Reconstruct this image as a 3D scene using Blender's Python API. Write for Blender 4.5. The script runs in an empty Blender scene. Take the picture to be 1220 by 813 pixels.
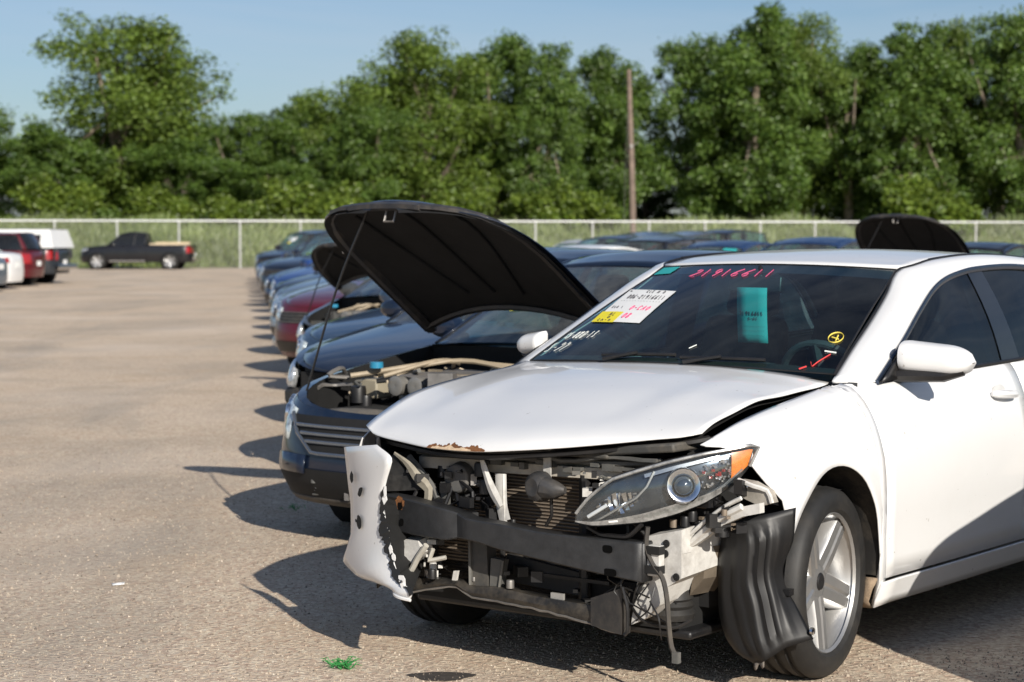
import bpy, bmesh, math, random
from mathutils import Vector, Matrix
R = math.radians
SC = bpy.context.scene
COL = SC.collection
rng = random.Random(7)

# ---------------------------------------------------------------- helpers
def lerp(a, b, t): return a + (b - a) * t
def clamp(t, a=0.0, b=1.0): return max(a, min(b, t))
def lin(a, b, n): return [a + (b - a) * i / (n - 1) for i in range(n)]

def pchip(pts):
    pts = sorted(pts); X = [p[0] for p in pts]; Y = [p[1] for p in pts]; n = len(X)
    h = [X[i+1]-X[i] for i in range(n-1)]; d = [(Y[i+1]-Y[i])/h[i] for i in range(n-1)]
    m = [0.0]*n
    m[0] = d[0]; m[-1] = d[-1]
    for i in range(1, n-1):
        if d[i-1]*d[i] <= 0: m[i] = 0
        else:
            w1 = 2*h[i]+h[i-1]; w2 = h[i]+2*h[i-1]
            m[i] = (w1+w2)/(w1/d[i-1]+w2/d[i])
    def f(x):
        if x <= X[0]: return Y[0]
        if x >= X[-1]: return Y[-1]
        k = 0
        while x > X[k+1]: k += 1
        t = (x-X[k])/h[k]
        return ((1+2*t)*(1-t)**2*Y[k] + t*(1-t)**2*h[k]*m[k] + t*t*(3-2*t)*Y[k+1] + t*t*(t-1)*h[k]*m[k+1])
    return f

def curve3(pts, n):
    """smooth 3D polyline through the points"""
    T = [0.0]
    for a, b in zip(pts, pts[1:]): T.append(T[-1] + (Vector(b)-Vector(a)).length)
    fs = [pchip(list(zip(T, [p[k] for p in pts]))) for k in range(3)]
    return [Vector((fs[0](t), fs[1](t), fs[2](t))) for t in lin(0, T[-1], n)]

class MB:
    def __init__(s): s.v = []; s.f = []
    def grid(s, P, flip=False):
        nr, nc = len(P), len(P[0]); b = len(s.v)
        for r in P: s.v.extend(tuple(p) for p in r)
        for i in range(nr-1):
            for j in range(nc-1):
                q = (b+i*nc+j, b+i*nc+j+1, b+(i+1)*nc+j+1, b+(i+1)*nc+j)
                s.f.append(q[::-1] if flip else q)
        return s
    def poly(s, pts, flip=False):
        b = len(s.v); s.v.extend(tuple(p) for p in pts); q = tuple(range(b, b+len(pts)))
        s.f.append(q[::-1] if flip else q); return s
    def box(s, c, size, rot=None, taper=1.0, ch=0.0):
        x, y, z = [k/2 for k in size]; c = Vector(c); b = len(s.v)
        for sz in (-1, 1):
            k = taper if sz > 0 else 1
            for sx, sy in ((-1,-1),(1,-1),(1,1),(-1,1)):
                p = Vector((sx*x*k, sy*y*k, sz*z))
                if rot: p = rot @ p
                s.v.append(tuple(c+p))
        for q in ((3,2,1,0),(4,5,6,7),(0,1,5,4),(1,2,6,5),(2,3,7,6),(3,0,4,7)): s.f.append(tuple(b+i for i in q))
        return s
    def hexa(s, p):
        b = len(s.v); s.v.extend(tuple(q) for q in p)
        for q in ((3,2,1,0),(4,5,6,7),(0,1,5,4),(1,2,6,5),(2,3,7,6),(3,0,4,7)): s.f.append(tuple(b+i for i in q))
        return s
    def tube(s, path, r, n=8, cap=True, closed=False, flat=1.0, up=None):
        path = [Vector(p) for p in path]; m = len(path); b = len(s.v)
        rr = r if isinstance(r, (list, tuple)) else [r]*m
        prev = None
        for i, p in enumerate(path):
            if closed: t = path[(i+1) % m]-path[i-1]
            else: t = path[min(i+1, m-1)]-path[max(i-1, 0)]
            t = t.normalized() if t.length > 1e-9 else Vector((0, 0, 1))
            if prev is None:
                u = Vector(up) if up else (Vector((0, 0, 1)) if abs(t.z) < .9 else Vector((1, 0, 0)))
            else: u = prev
            u = (u - t*u.dot(t)).normalized(); w = t.cross(u); prev = u
            for k in range(n):
                a = 2*math.pi*k/n
                s.v.append(tuple(p + u*math.cos(a)*rr[i] + w*math.sin(a)*rr[i]*flat))
        for i in range(m if closed else m-1):
            for k in range(n):
                a = b+i*n+k; c = b+i*n+(k+1) % n; i2 = (i+1) % m
                s.f.append((a, c, b+i2*n+(k+1) % n, b+i2*n+k))
        if cap and not closed:
            s.f.append(tuple(b+k for k in range(n))[::-1]); s.f.append(tuple(b+(m-1)*n+k for k in range(n)))
        return s
    def lathe(s, prof, n=32, c=(0,0,0), axis='y', close=False):
        b = len(s.v); c = Vector(c); m = len(prof)
        for r, h in prof:
            for k in range(n):
                a = 2*math.pi*k/n
                p = (r*math.cos(a), h, r*math.sin(a)) if axis == 'y' else ((r*math.cos(a), r*math.sin(a), h) if axis == 'z' else (h, r*math.cos(a), r*math.sin(a)))
                s.v.append(tuple(c+Vector(p)))
        for i in range(m if close else m-1):
            for k in range(n):
                i2 = (i+1) % m
                s.f.append((b+i*n+k, b+i*n+(k+1) % n, b+i2*n+(k+1) % n, b+i2*n+k))
        return s
    def xform(s, M, start=0):
        for i in range(start, len(s.v)): s.v[i] = tuple(M @ Vector(s.v[i]))
        return s
    def mirror(s):
        n = len(s.v); fs = list(s.f)
        s.v.extend((x, -y, z) for x, y, z in s.v[:n]); s.f.extend(tuple(i+n for i in f)[::-1] for f in fs); return s
    def mesh(s, name, mat, smooth=35, merge=0):
        me = bpy.data.meshes.new(name); me.from_pydata(s.v, [], s.f); me.update()
        if merge:
            bm = bmesh.new(); bm.from_mesh(me); bmesh.ops.remove_doubles(bm, verts=bm.verts, dist=merge)
            bmesh.ops.recalc_face_normals(bm, faces=bm.faces); bm.to_mesh(me); bm.free()
        if mat: me.materials.append(mat)
        if smooth:
            me.polygons.foreach_set('use_smooth', [True]*len(me.polygons)); me.set_sharp_from_angle(angle=R(smooth))
        return me
    def build(s, name, mat, parent=None, smooth=35, merge=0, bevel=0, solid=0, loc=None):
        o = bpy.data.objects.new(name, s.mesh(name, mat, smooth, merge)); COL.objects.link(o)
        if parent: o.parent = parent
        if loc: o.location = loc
        if solid:
            m = o.modifiers.new('thickness', 'SOLIDIFY'); m.thickness = solid; m.offset = -1 if solid > 0 else 1; m.thickness = abs(solid)
        if bevel:
            m = o.modifiers.new('bevel', 'BEVEL'); m.width = bevel; m.segments = 2; m.limit_method = 'ANGLE'; m.angle_limit = R(40)
        return o

def mesh_obj(name, me, parent=None, loc=None, rot=None):
    o = bpy.data.objects.new(name, me); COL.objects.link(o)
    if parent: o.parent = parent
    if loc: o.location = loc
    if rot: o.rotation_euler = rot
    return o
def tag(o, label=None, cat=None, group=None, kind=None):
    if label: o['label'] = label
    if cat: o['category'] = cat
    if group: o['group'] = group
    if kind: o['kind'] = kind
    return o
def empty(name, loc, rz=0):
    o = bpy.data.objects.new(name, None); COL.objects.link(o); o.location = loc; o.rotation_euler = (0, 0, rz); o.empty_display_size = .2
    return o

# ---------------------------------------------------------------- materials
def newmat(name):
    m = bpy.data.materials.new(name); m.use_nodes = True
    nt = m.node_tree; b = nt.nodes['Principled BSDF']
    return m, nt, b
def N(nt, t, **kw):
    n = nt.nodes.new(t)
    for k, v in kw.items(): setattr(n, k, v)
    return n
def ramp(nt, fac, stops, interp='LINEAR'):
    r = N(nt, 'ShaderNodeValToRGB'); r.color_ramp.interpolation = interp
    e = r.color_ramp.elements
    while len(e) < len(stops): e.new(.5)
    for k, (p, c) in enumerate(stops):
        e[k].position = p; e[k].color = (c[0], c[1], c[2], 1) if not isinstance(c, (int, float)) else (c, c, c, 1)
    nt.links.new(fac, r.inputs['Fac']); return r.outputs['Color']
def noise(nt, scale, detail=4, rough=.6, vec=None, dist=0):
    n = N(nt, 'ShaderNodeTexNoise'); n.inputs['Scale'].default_value = scale; n.inputs['Detail'].default_value = detail
    n.inputs['Roughness'].default_value = rough; n.inputs['Distortion'].default_value = dist
    if vec: nt.links.new(vec, n.inputs['Vector'])
    return n.outputs['Fac']
def coords(nt, kind='Object'): return N(nt, 'ShaderNodeTexCoord').outputs[kind]
def mixc(nt, fac, a, b, mode='MIX'):
    m = N(nt, 'ShaderNodeMix', data_type='RGBA', blend_type=mode)
    for sock, v in ((m.inputs[0], fac), (m.inputs[6], a), (m.inputs[7], b)):
        if hasattr(v, 'node'): nt.links.new(v, sock)
        elif isinstance(v, (int, float)): sock.default_value = v
        else: sock.default_value = (v[0], v[1], v[2], 1)
    return m.outputs[2]
def bump(nt, b, h, strength=.3, dist=.01):
    n = N(nt, 'ShaderNodeBump'); n.inputs['Strength'].default_value = strength; n.inputs['Distance'].default_value = dist
    nt.links.new(h, n.inputs['Height']); nt.links.new(n.outputs[0], b.inputs['Normal'])
_mc = {}
def simple(name, col, rough=.5, metal=0, coat=0, var=.12, vscale=12, bmp=0, dirt=0, dirtcol=(.23,.19,.14), spec=.5):
    if name in _mc: return _mc[name]
    m, nt, b = newmat(name)
    b.inputs['Roughness'].default_value = rough; b.inputs['Metallic'].default_value = metal
    b.inputs['Coat Weight'].default_value = coat; b.inputs['Coat Roughness'].default_value = .04
    b.inputs['Specular IOR Level'].default_value = spec
    co = coords(nt)
    n1 = noise(nt, vscale, 5, .65, co)
    c = mixc(nt, ramp(nt, n1, [(.3, 0.0), (.7, 1.0)]), tuple(k*(1-var) for k in col), tuple(min(1, k*(1+var)) for k in col))
    if dirt:
        d = noise(nt, vscale*.37+1.3, 7, .75, co)
        f = ramp(nt, d, [(.46, 0.0), (.80, dirt)])
        c = mixc(nt, f, c, dirtcol)
        rr = N(nt, 'ShaderNodeMath', operation='MULTIPLY_ADD'); nt.links.new(f, rr.inputs[0]); rr.inputs[1].default_value = .5; rr.inputs[2].default_value = rough
        nt.links.new(rr.outputs[0], b.inputs['Roughness'])
    nt.links.new(c, b.inputs['Base Color'])
    if bmp: bump(nt, b, noise(nt, vscale*6, 4, .6, co), bmp, .004)
    _mc[name] = m; return m
def paint(name, col, dirt=0, metal=0.0, rough=.35):
    return simple('car paint '+name, col, rough, metal, .75, .04, 3, 0, dirt, spec=.22)
def glassmat(name, tint=(.35,.45,.45), dust_sheen=.03, refl=1.0):
    if name in _mc: return _mc[name]
    m, nt, b = newmat(name); nt.nodes.remove(b)
    out = nt.nodes['Material Output']
    tr = N(nt, 'ShaderNodeBsdfTransparent'); tr.inputs[0].default_value = (*tint, 1)
    gl = N(nt, 'ShaderNodeBsdfGlossy'); gl.inputs['Roughness'].default_value = .012; gl.inputs['Color'].default_value = (refl, refl, refl, 1)
    lw = N(nt, 'ShaderNodeLayerWeight'); lw.inputs['Blend'].default_value = .5; pw = N(nt, 'ShaderNodeMath', operation='POWER'); nt.links.new(lw.outputs['Facing'], pw.inputs[0]); pw.inputs[1].default_value = 5
    fr = N(nt, 'ShaderNodeMath', operation='MULTIPLY_ADD'); nt.links.new(pw.outputs[0], fr.inputs[0]); fr.inputs[1].default_value = .90; fr.inputs[2].default_value = .055
    mx = N(nt, 'ShaderNodeMixShader'); nt.links.new(fr.outputs[0], mx.inputs[0]); nt.links.new(tr.outputs[0], mx.inputs[1]); nt.links.new(gl.outputs[0], mx.inputs[2])
    df = N(nt, 'ShaderNodeBsdfDiffuse'); df.inputs[0].default_value = (.38,.38,.35,1)
    mx2 = N(nt, 'ShaderNodeMixShader')
    f = ramp(nt, noise(nt, 9, 8, .7, coords(nt)), [(.35, dust_sheen*.4), (.75, dust_sheen*1.8)])
    nt.links.new(f, mx2.inputs[0]); nt.links.new(mx.outputs[0], mx2.inputs[1]); nt.links.new(df.outputs[0], mx2.inputs[2])
    nt.links.new(mx2.outputs[0], out.inputs['Surface'])
    _mc[name] = m; return m

BLACKPL = simple('black plastic', (.010,.010,.011), .42, var=.3, vscale=8, bmp=.08, dirt=.08)
DARK = simple('dark recess', (.006,.006,.006), .8, var=.3)
RUBBER = simple('tyre rubber', (.014,.0138,.0135), .62, var=.25, vscale=20, bmp=.1, dirt=.10)
ALLOY = simple('alloy rim', (.50,.50,.495), .33, metal=.8, var=.06, dirt=.20)
CHROME = simple('chrome', (.75,.75,.76), .12, metal=1, var=.03)
STEEL = simple('dull steel', (.25,.24,.23), .5, metal=.7, var=.3, dirt=.4)
GREYPL = simple('grey plastic', (.09,.09,.085), .55, var=.25, dirt=.35)
SEAT = simple('seat fabric', (.03,.03,.033), .85, var=.2, bmp=.2)
GLASS = glassmat('car glass', (.50,.72,.72), .10)  # raised pale film stands in for sky reflected in the panes
GLASSDARK = glassmat('tinted glass', (.05,.065,.07), .03)
LAMP = simple('headlamp reflector', (.55,.57,.58), .15, metal=.6, coat=1, var=.6, vscale=28)
RED = simple('red lens', (.30,.012,.012), .2, coat=1)
AMBER = simple('amber lens', (.85,.22,.02), .25, coat=1, var=.25, vscale=60)
PAPER = simple('white paper', (.78,.78,.76), .7, var=.03)
YELLOW = simple('yellow paper', (.80,.68,.03), .7, var=.05)
TEAL = simple('teal card', (.02,.34,.34), .7, var=.05)
INK = simple('black print', (.03,.03,.04), .8)
PINK = simple('pink marker', (.50,.07,.17), .7)
YELLOWMARK = simple('yellow marker', (.75,.60,.10), .7)
WHITEMARK = simple('white marker', (.72,.75,.72), .7)
RUST = simple('rust', (.16,.065,.022), .85, var=.6, vscale=40, bmp=.3)
# ---------------------------------------------------------------- camera, sun, sky
CAM_H = 1.495
PITCH = 0.0513
cam = bpy.data.cameras.new('camera'); camo = bpy.data.objects.new('camera', cam); COL.objects.link(camo)
camo.location = (0, 0, CAM_H); camo.rotation_euler = (math.pi/2-PITCH, 0, 0)
cam.lens = 70.0; cam.sensor_width = 36; cam.clip_end = 3000; cam.clip_start = .1
cam.dof.use_dof = True; cam.dof.focus_distance = 6.75; cam.dof.aperture_fstop = 4.6
SC.camera = camo
SUN_AZ, SUN_EL = 158.0, 26.0
sv = Vector((math.sin(R(SUN_AZ))*math.cos(R(SUN_EL)), math.cos(R(SUN_AZ))*math.cos(R(SUN_EL)), math.sin(R(SUN_EL))))
sun = bpy.data.lights.new('sun', 'SUN'); suno = bpy.data.objects.new('sun', sun); COL.objects.link(suno)
sun.energy = 5.0; sun.angle = R(.5); sun.color = (1.0, .935, .84)
suno.rotation_euler = (-sv).to_track_quat('-Z', 'Y').to_euler()
w = bpy.data.worlds.new('World'); SC.world = w; w.use_nodes = True
nt = w.node_tree; bg = nt.nodes['Background']
sky = N(nt, 'ShaderNodeTexSky'); sky.sky_type = 'NISHITA'; sky.sun_disc = False
sky.sun_elevation = R(SUN_EL); sky.sun_rotation = R(SUN_AZ)
sky.air_density = 1.0; sky.dust_density = .9; sky.ozone_density = 1.7; sky.altitude = 200
tc = N(nt, 'ShaderNodeTexCoord'); mp = N(nt, 'ShaderNodeMapping'); mp.inputs['Scale'].default_value = (1.5, 1.5, 9); nt.links.new(tc.outputs['Generated'], mp.inputs['Vector'])
wisp = ramp(nt, noise(nt, 2.2, 5, .55, mp.outputs[0], .4), [(.40, 0.0), (.75, .42)])
skyc = mixc(nt, 1.0, sky.outputs[0], (.74, .81, .945), 'MULTIPLY')
skyc = mixc(nt, wisp, skyc, (5.6, 6.4, 7.5))
nt.links.new(skyc, bg.inputs[0]); bg.inputs[1].default_value = .078
SC.view_settings.view_transform = 'Standard'; SC.view_settings.look = 'None'; SC.view_settings.exposure = .28; SC.view_settings.gamma = 1
SC.render.engine = 'CYCLES'
SC.cycles.use_denoising = True; SC.cycles.max_bounces = 8; SC.cycles.transparent_max_bounces = 16; SC.cycles.caustics_reflective = False; SC.cycles.caustics_refractive = False
SC.cycles.sample_clamp_indirect = 6

# ---------------------------------------------------------------- ground
def fence_y(x): return 100 + (x+22)*.19
def ground_mat():
    m, nt, b = newmat('packed gravel'); co = coords(nt)
    fine = noise(nt, 55, 8, .75, co); mid = noise(nt, 6, 6, .65, co); big = noise(nt, .42, 5, .6, co, .6)
    vor = N(nt, 'ShaderNodeTexVoronoi'); vor.inputs['Scale'].default_value = 48; nt.links.new(co, vor.inputs['Vector'])
    c = ramp(nt, fine, [(.32, (.14,.105,.078)), (.43, (.51,.405,.300)), (.58, (.67,.54,.41)), (.70, (.84,.74,.61))])
    c = mixc(nt, .60, c, ramp(nt, vor.outputs['Color'], [(.1,.22),(.5,.50),(.9,.78)]), 'OVERLAY')
    c = mixc(nt, ramp(nt, mid, [(.35, .0), (.75, .35)]), c, (.46,.36,.25))
    c = mixc(nt, ramp(nt, big, [(.48, 0.0), (.70, .50)]), c, (.33,.28,.225))
    c = mixc(nt, ramp(nt, noise(nt, .9, 4, .6, co), [(.52, 0.0), (.72, .4)]), c, (.50,.36,.23))
    mpp = N(nt, 'ShaderNodeMapping'); mpp.inputs['Scale'].default_value = (.55, .13, 1); mpp.inputs['Rotation'].default_value = (0, 0, .25); nt.links.new(co, mpp.inputs['Vector'])
    c = mixc(nt, ramp(nt, noise(nt, 1.0, 6, .62, mpp.outputs[0], .8), [(.50, 0.0), (.68, .55)]), c, (.30,.265,.225))
    c = mixc(nt, ramp(nt, noise(nt, .30, 3, .5, co, .3), [(.50, 0.0), (.68, .35)]), c, (.74,.63,.52))
    c = mixc(nt, ramp(nt, noise(nt, 2.6, 5, .7, co, 1.0), [(.64, 0.0), (.74, .5)]), c, (.22,.185,.15))
    nt.links.new(c, b.inputs['Base Color']); b.inputs['Roughness'].default_value = .93; b.inputs['Specular IOR Level'].default_value = .25
    h = N(nt, 'ShaderNodeMath', operation='ADD'); nt.links.new(fine, h.inputs[0]); nt.links.new(vor.outputs['Distance'], h.inputs[1])
    bump(nt, b, h.outputs[0], .55, .012)
    return m
GM = ground_mat()
g = MB()
gx = [-260, -120, -60] + lin(-30, 30, 21) + [60, 120, 260]
def g_rows():
    rows = []
    for v in [-40, 0, 3] + lin(5, 20, 16) + [30, 45, 60, 80]:
        rows.append([(x, v, 0) for x in gx])
    rows.append([(x, fence_y(x)+.9, 0) for x in gx]); return rows
g.grid(g_rows(), flip=False)
o = g.build('ground', GM, smooth=0); tag(o, kind='structure')
# field rising behind the fence
def field_z(x, d):   # d metres behind the fence
    return .0 + 2.3*clamp((d-1.2)/15)**1.15 + .18*math.sin(x*.31+d*.2)*clamp(d/6) + .12*math.sin(x*.83)*clamp(d/6)
fm, nt, b = newmat('field soil'); co = coords(nt)
nt.links.new(ramp(nt, noise(nt, .6, 6, .7, co), [(.3, (.09,.11,.03)), (.7, (.22,.22,.08))]), b.inputs['Base Color']); b.inputs['Roughness'].default_value = 1
f = MB(); f.grid([[(x, fence_y(x)+d, field_z(x, d)-.01+(.02 if d > .9 else 0)) for x in lin(-130, 130, 90)] for d in (.88, 2, 3.5, 5, 7, 9, 12, 15, 20, 30, 60, 140, 400)])
tag(f.build('field', fm), kind='structure')

# loose stones on the lot, many small chips
def pebbles():
    mb = MB(); r = random.Random(3)
    for i in range(52000):
        y = 6.2 + 8*r.random()**1.7; x = (r.random()-.5)*2*(y*.29)
        if x > 1.0 and y > 7.2: continue
        s = .0024 + .0045*r.random()**3
        if r.random() < .010: s *= 2.0
        a = r.random()*6.28; b = len(mb.v)
        for k in range(4):
            aa = a + k*1.57 + r.uniform(-.3, .3); mb.v.append((x+math.cos(aa)*s*r.uniform(.7, 1.3), y+math.sin(aa)*s*r.uniform(.7, 1.3), -.001))
        mb.v.append((x+r.uniform(-.3, .3)*s, y+r.uniform(-.3, .3)*s, s*r.uniform(.6, 1.2)))
        for k in range(4): mb.f.append((b+k, b+(k+1) % 4, b+4))
    m, nt, bb = newmat('loose stone'); gi = N(nt, 'ShaderNodeNewGeometry')
    nt.links.new(ramp(nt, gi.outputs['Random Per Island'], [(0, (.10,.085,.07)), (.4, (.30,.24,.18)), (.85, (.42,.35,.27)), (1, (.50,.44,.36))]), bb.inputs['Base Color']); bb.inputs['Roughness'].default_value = .9
    tag(mb.build('gravel', m, smooth=0), kind='stuff')
pebbles()

# ---------------------------------------------------------------- grass behind the fence
def leafmat(name, lo, hi, trans=.35, sc=.5):
    m, nt, b = newmat(name); nt.nodes.remove(b); out = nt.nodes['Material Output']
    gi = N(nt, 'ShaderNodeNewGeometry')
    c = ramp(nt, gi.outputs['Random Per Island'], [(0, lo), (1, hi)])
    big = ramp(nt, noise(nt, sc, 4, .6, coords(nt)), [(.35, .72), (.65, 1.25)])
    c = mixc(nt, 1.0, c, big, 'MULTIPLY')
    d = N(nt, 'ShaderNodeBsdfDiffuse'); t = N(nt, 'ShaderNodeBsdfTranslucent'); g2 = N(nt, 'ShaderNodeBsdfGlossy'); g2.inputs['Roughness'].default_value = .45
    nt.links.new(c, d.inputs[0]); nt.links.new(mixc(nt, 1.0, c, (1.25,1.15,.5), 'MULTIPLY'), t.inputs[0])
    mx = N(nt, 'ShaderNodeMixShader'); mx.inputs[0].default_value = trans; nt.links.new(d.outputs[0], mx.inputs[1]); nt.links.new(t.outputs[0], mx.inputs[2])
    m2 = N(nt, 'ShaderNodeMixShader'); m2.inputs[0].default_value = .04; nt.links.new(mx.outputs[0], m2.inputs[1]); nt.links.new(g2.outputs[0], m2.inputs[2])
    nt.links.new(m2.outputs[0], out.inputs['Surface']); return m
def grass():
    mb = MB(); r = random.Random(11)
    for i in range(42000):
        x = r.uniform(-34, 34); d = .95 + 15.5*r.random()**.9; y = fence_y(x)+d
        h = r.uniform(.25, .75)*(.7+.5*math.sin(x*.5+1.3*math.sin(d*.7))**2); wd = r.uniform(.03, .08)
        if d < 2: h *= .6
        z = field_z(x, d)-.02; a = r.random()*3.14; dx, dy = math.cos(a)*wd, math.sin(a)*wd; lx, ly = r.uniform(-.25, .25)*h, r.uniform(-.25, .25)*h
        b = len(mb.v)
        mb.v += [(x-dx, y-dy, z), (x+dx, y+dy, z), (x+lx+dx*.5, y+ly, z+h*.7), (x+lx*1.6, y+ly*1.6, z+h)]
        mb.f += [(b, b+1, b+2), (b, b+2, b+3)]
    tag(mb.build('grass', leafmat('grass blade', (.11,.165,.04), (.27,.33,.11), .4, .22), smooth=0), kind='stuff')
grass()

# ---------------------------------------------------------------- chain link fence
GALV = simple('galvanised steel', (.62,.63,.62), .45, metal=.35, var=.1)
fr = tag(empty('chain_link_fence', (0, fence_y(0), 0)), 'long galvanised chain link fence with pale top rail behind the lot', 'fence')
FX = Vector((1, .19, 0)).normalized()
def fpt(s, z): return Vector((FX.x*s, FX.y*s, z))
# post positions along the fence
S0 = -22.9/FX.x; posts = [S0 - 3.07*7 + 3.07*k for k in range(27)]
pm = MB().tube([(0,0,0), (0,0,2.38)], .05, 10); pm.lathe([(.055,2.38), (.055,2.42), (.03,2.46), (0.001,2.47)], 10, axis='z')
pme = pm.mesh('post', GALV)
for s in posts: mesh_obj('post', pme, fr, fpt(s, 0))
MB().tube([fpt(posts[0], 2.40), fpt(posts[-1], 2.40)], .045, 8).build('top_rail', GALV, fr)
WIRE = simple('fence wire', (.50,.51,.50), .5, metal=.5, var=.1)
def chain():
    mb = MB(); L = posts[-1]-posts[0]; H = 2.36; st = .12
    nv = Vector((-FX.y, FX.x, 0))*.06
    k = -H
    while k < L:
        for sg in (1, -1):
            a0, a1 = (k, k+H)
            z0, z1 = (0.03, H) if sg > 0 else (H, 0.03)
            if a0 < 0: z0 = lerp(z0, z1, -a0/H); a0 = 0
            if a1 > L: z1 = lerp(z0, z1, (L-a0)/(a1-a0)); a1 = L
            p, q = fpt(posts[0]+a0, z0)-nv, fpt(posts[0]+a1, z1)-nv
            d = (q-p).normalized(); u = Vector((0,0,1)).cross(Vector((FX.x,FX.y,0))).cross(d).normalized()*.0045; n2 = nv.normalized()*.0045
            b = len(mb.v)
            for c in (p, q): mb.v += [tuple(c+u), tuple(c-u*.5+n2), tuple(c-u*.5-n2)]
            for i in range(3): mb.f.append((b+i, b+(i+1) % 3, b+3+(i+1) % 3, b+3+i))
        k += st
    mb.build('wire_mesh', WIRE, fr, smooth=0)
chain()

# utility pole
WOOD = simple('weathered pole wood', (.17,.128,.10), .85, var=.35, vscale=3, bmp=.3)
pr = tag(empty('utility_pole', (6.72, 110, field_z(6.7, 4.5)-.1)), 'tall leaning brown wooden utility pole behind the fence', 'utility pole')
MB().tube([(0,0,-.3), (-.12,0,5), (-.30,0,10.5)], [.19,.165,.12], 12).build('shaft', WOOD, pr)
b_ = MB(); b_.box((-.16,-.2,6.3), (.16,.06,.2)); b_.tube([(-.12,-.15,6.3), (.28,-.2,6.55)], .025, 6); b_.build('bracket', STEEL, pr)
MB().tube([(-.30,0,9.9), (-.62,-.1,-.1)], .012, 5).build('guy_wire', STEEL, pr)
# ---------------------------------------------------------------- trees
LEAFS = [leafmat('cottonwood leaf', (.070,.125,.018), (.205,.290,.050), .38, .35),
         leafmat('elm leaf', (.050,.105,.018), (.160,.250,.046), .36, .35),
         leafmat('bush leaf', (.08,.14,.018), (.23,.31,.045), .42, .6)]
BARK = simple('pale bark', (.21,.17,.13), .9, var=.35, vscale=2.5, bmp=.4)
def crown_mesh(seed, lobes, nleaf, leaf, mat, hgt):
    """lobes: (x, y, z, rx, rz) foliage masses in a unit of metres; leaves scattered over many small clumps"""
    r = random.Random(seed); mb = MB(); clumps = []
    for lx, ly, lz, rx, rz in lobes:
        n = max(5, int(9*rx*rz/2.2))
        for i in range(n):
            u = Vector((r.gauss(0,1), r.gauss(0,1), r.gauss(0,1))).normalized()*(r.random()**.38)
            clumps.append((lx+u.x*rx, ly+u.y*rx, lz+u.z*rz, r.uniform(.45, 1.15)*(.55+.16*rx)))
    tot = sum(c[3]**2 for c in clumps)
    for cx, cy, cz, cr in clumps:
        m = int(nleaf*cr*cr/tot)+6
        for i in range(m):
            u = Vector((r.gauss(0,1), r.gauss(0,1), r.gauss(0,1)*.75)).normalized()*(r.random()**.45*cr*(1.0 if r.random() < .9 else 1.35))
            p = Vector((cx, cy, cz))+u
            nrm = (Vector((r.gauss(0,.6), r.gauss(0,.6), r.gauss(0,.6)+.55))+u.normalized()*.5).normalized()
            t = nrm.cross(Vector((r.gauss(0,1), r.gauss(0,1), r.gauss(0,1)))).normalized(); bt = nrm.cross(t)
            s = leaf*r.uniform(.6, 1.35); b = len(mb.v)
            mb.v += [tuple(p-t*s), tuple(p+bt*s*.62+nrm*s*.15), tuple(p+t*s), tuple(p-bt*s*.62+nrm*s*.15)]
            mb.f.append((b, b+1, b+2, b+3))
    return mb.mesh('crown', mat, smooth=0), clumps
def trunk_mesh(seed, hgt, clumps, rad):
    r = random.Random(seed); mb = MB()
    top = Vector((r.uniform(-.6,.6), r.uniform(-.5,.5), hgt*.62)); pts = [Vector((0,0,-.4)), Vector((r.uniform(-.2,.2),0,hgt*.2)), Vector((r.uniform(-.5,.5), r.uniform(-.4,.4), hgt*.42)), top]
    cv = curve3(pts, 9); mb.tube(cv, [lerp(rad, rad*.4, k/8) for k in range(9)], 9)
    for c in r.sample(clumps, min(len(clumps), 10)):
        k = r.randint(2, 7); a = cv[k]; e = Vector(c[:3]); mid = a.lerp(e, .5)+Vector((0,0,-.25*(e-a).length*.3))
        r0 = rad*lerp(.55, .3, k/8)
        mb.tube(curve3([a, mid, e], 6), [lerp(r0, r0*.2, q/5) for q in range(6)], 6, cap=False)
    return mb.mesh('trunk', BARK)
def lobes_for(seed, W, H, base, n):
    r = random.Random(seed); L = []
    for i in range(n):
        t = i/(n-1) if n > 1 else .5
        z = lerp(base, H*.90, t); prof = (math.sin(math.pi*clamp(.18+.70*t))**.8)
        a = r.random()*6.28+i*2.4; rr = W*.5*prof*r.uniform(.30, .78)
        L.append((math.cos(a)*rr, math.sin(a)*rr*.8, z, W*.5*r.uniform(.38, .60)*(.65+.35*prof), H*r.uniform(.085, .14)))
    return L
VAR = []
for k, (W, H, base, n, mi) in enumerate([(12.5,16,2.0,24,0), (10,14,1.3,22,1), (8.5,15,1.6,20,1), (11,13,.8,21,1), (7.5,12,1.0,16,0), (9,11,.5,18,1)]):
    lb = lobes_for(20+k*3, W, H, base, n)
    cm, cl = crown_mesh(50+k, lb, 42000, .125, LEAFS[mi], H)
    VAR.append((W, H, cm, trunk_mesh(90+k, H, cl, .27+.012*H)))
bushes = []
for k in range(3):
    rr = random.Random(200+k); lb = [(rr.uniform(-1.3,1.3), rr.uniform(-.8,.8), rr.uniform(.6,1.9), rr.uniform(.8,1.2), rr.uniform(.6,.9)) for i in range(6)]
    cm, cl = crown_mesh(210+k, lb, 6000, .11, LEAFS[2], 3)
    bushes.append((cm, trunk_mesh(220+k, 2.2, cl, .07)))
def px2x(px, y): return (px-610)/2372*y
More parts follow.
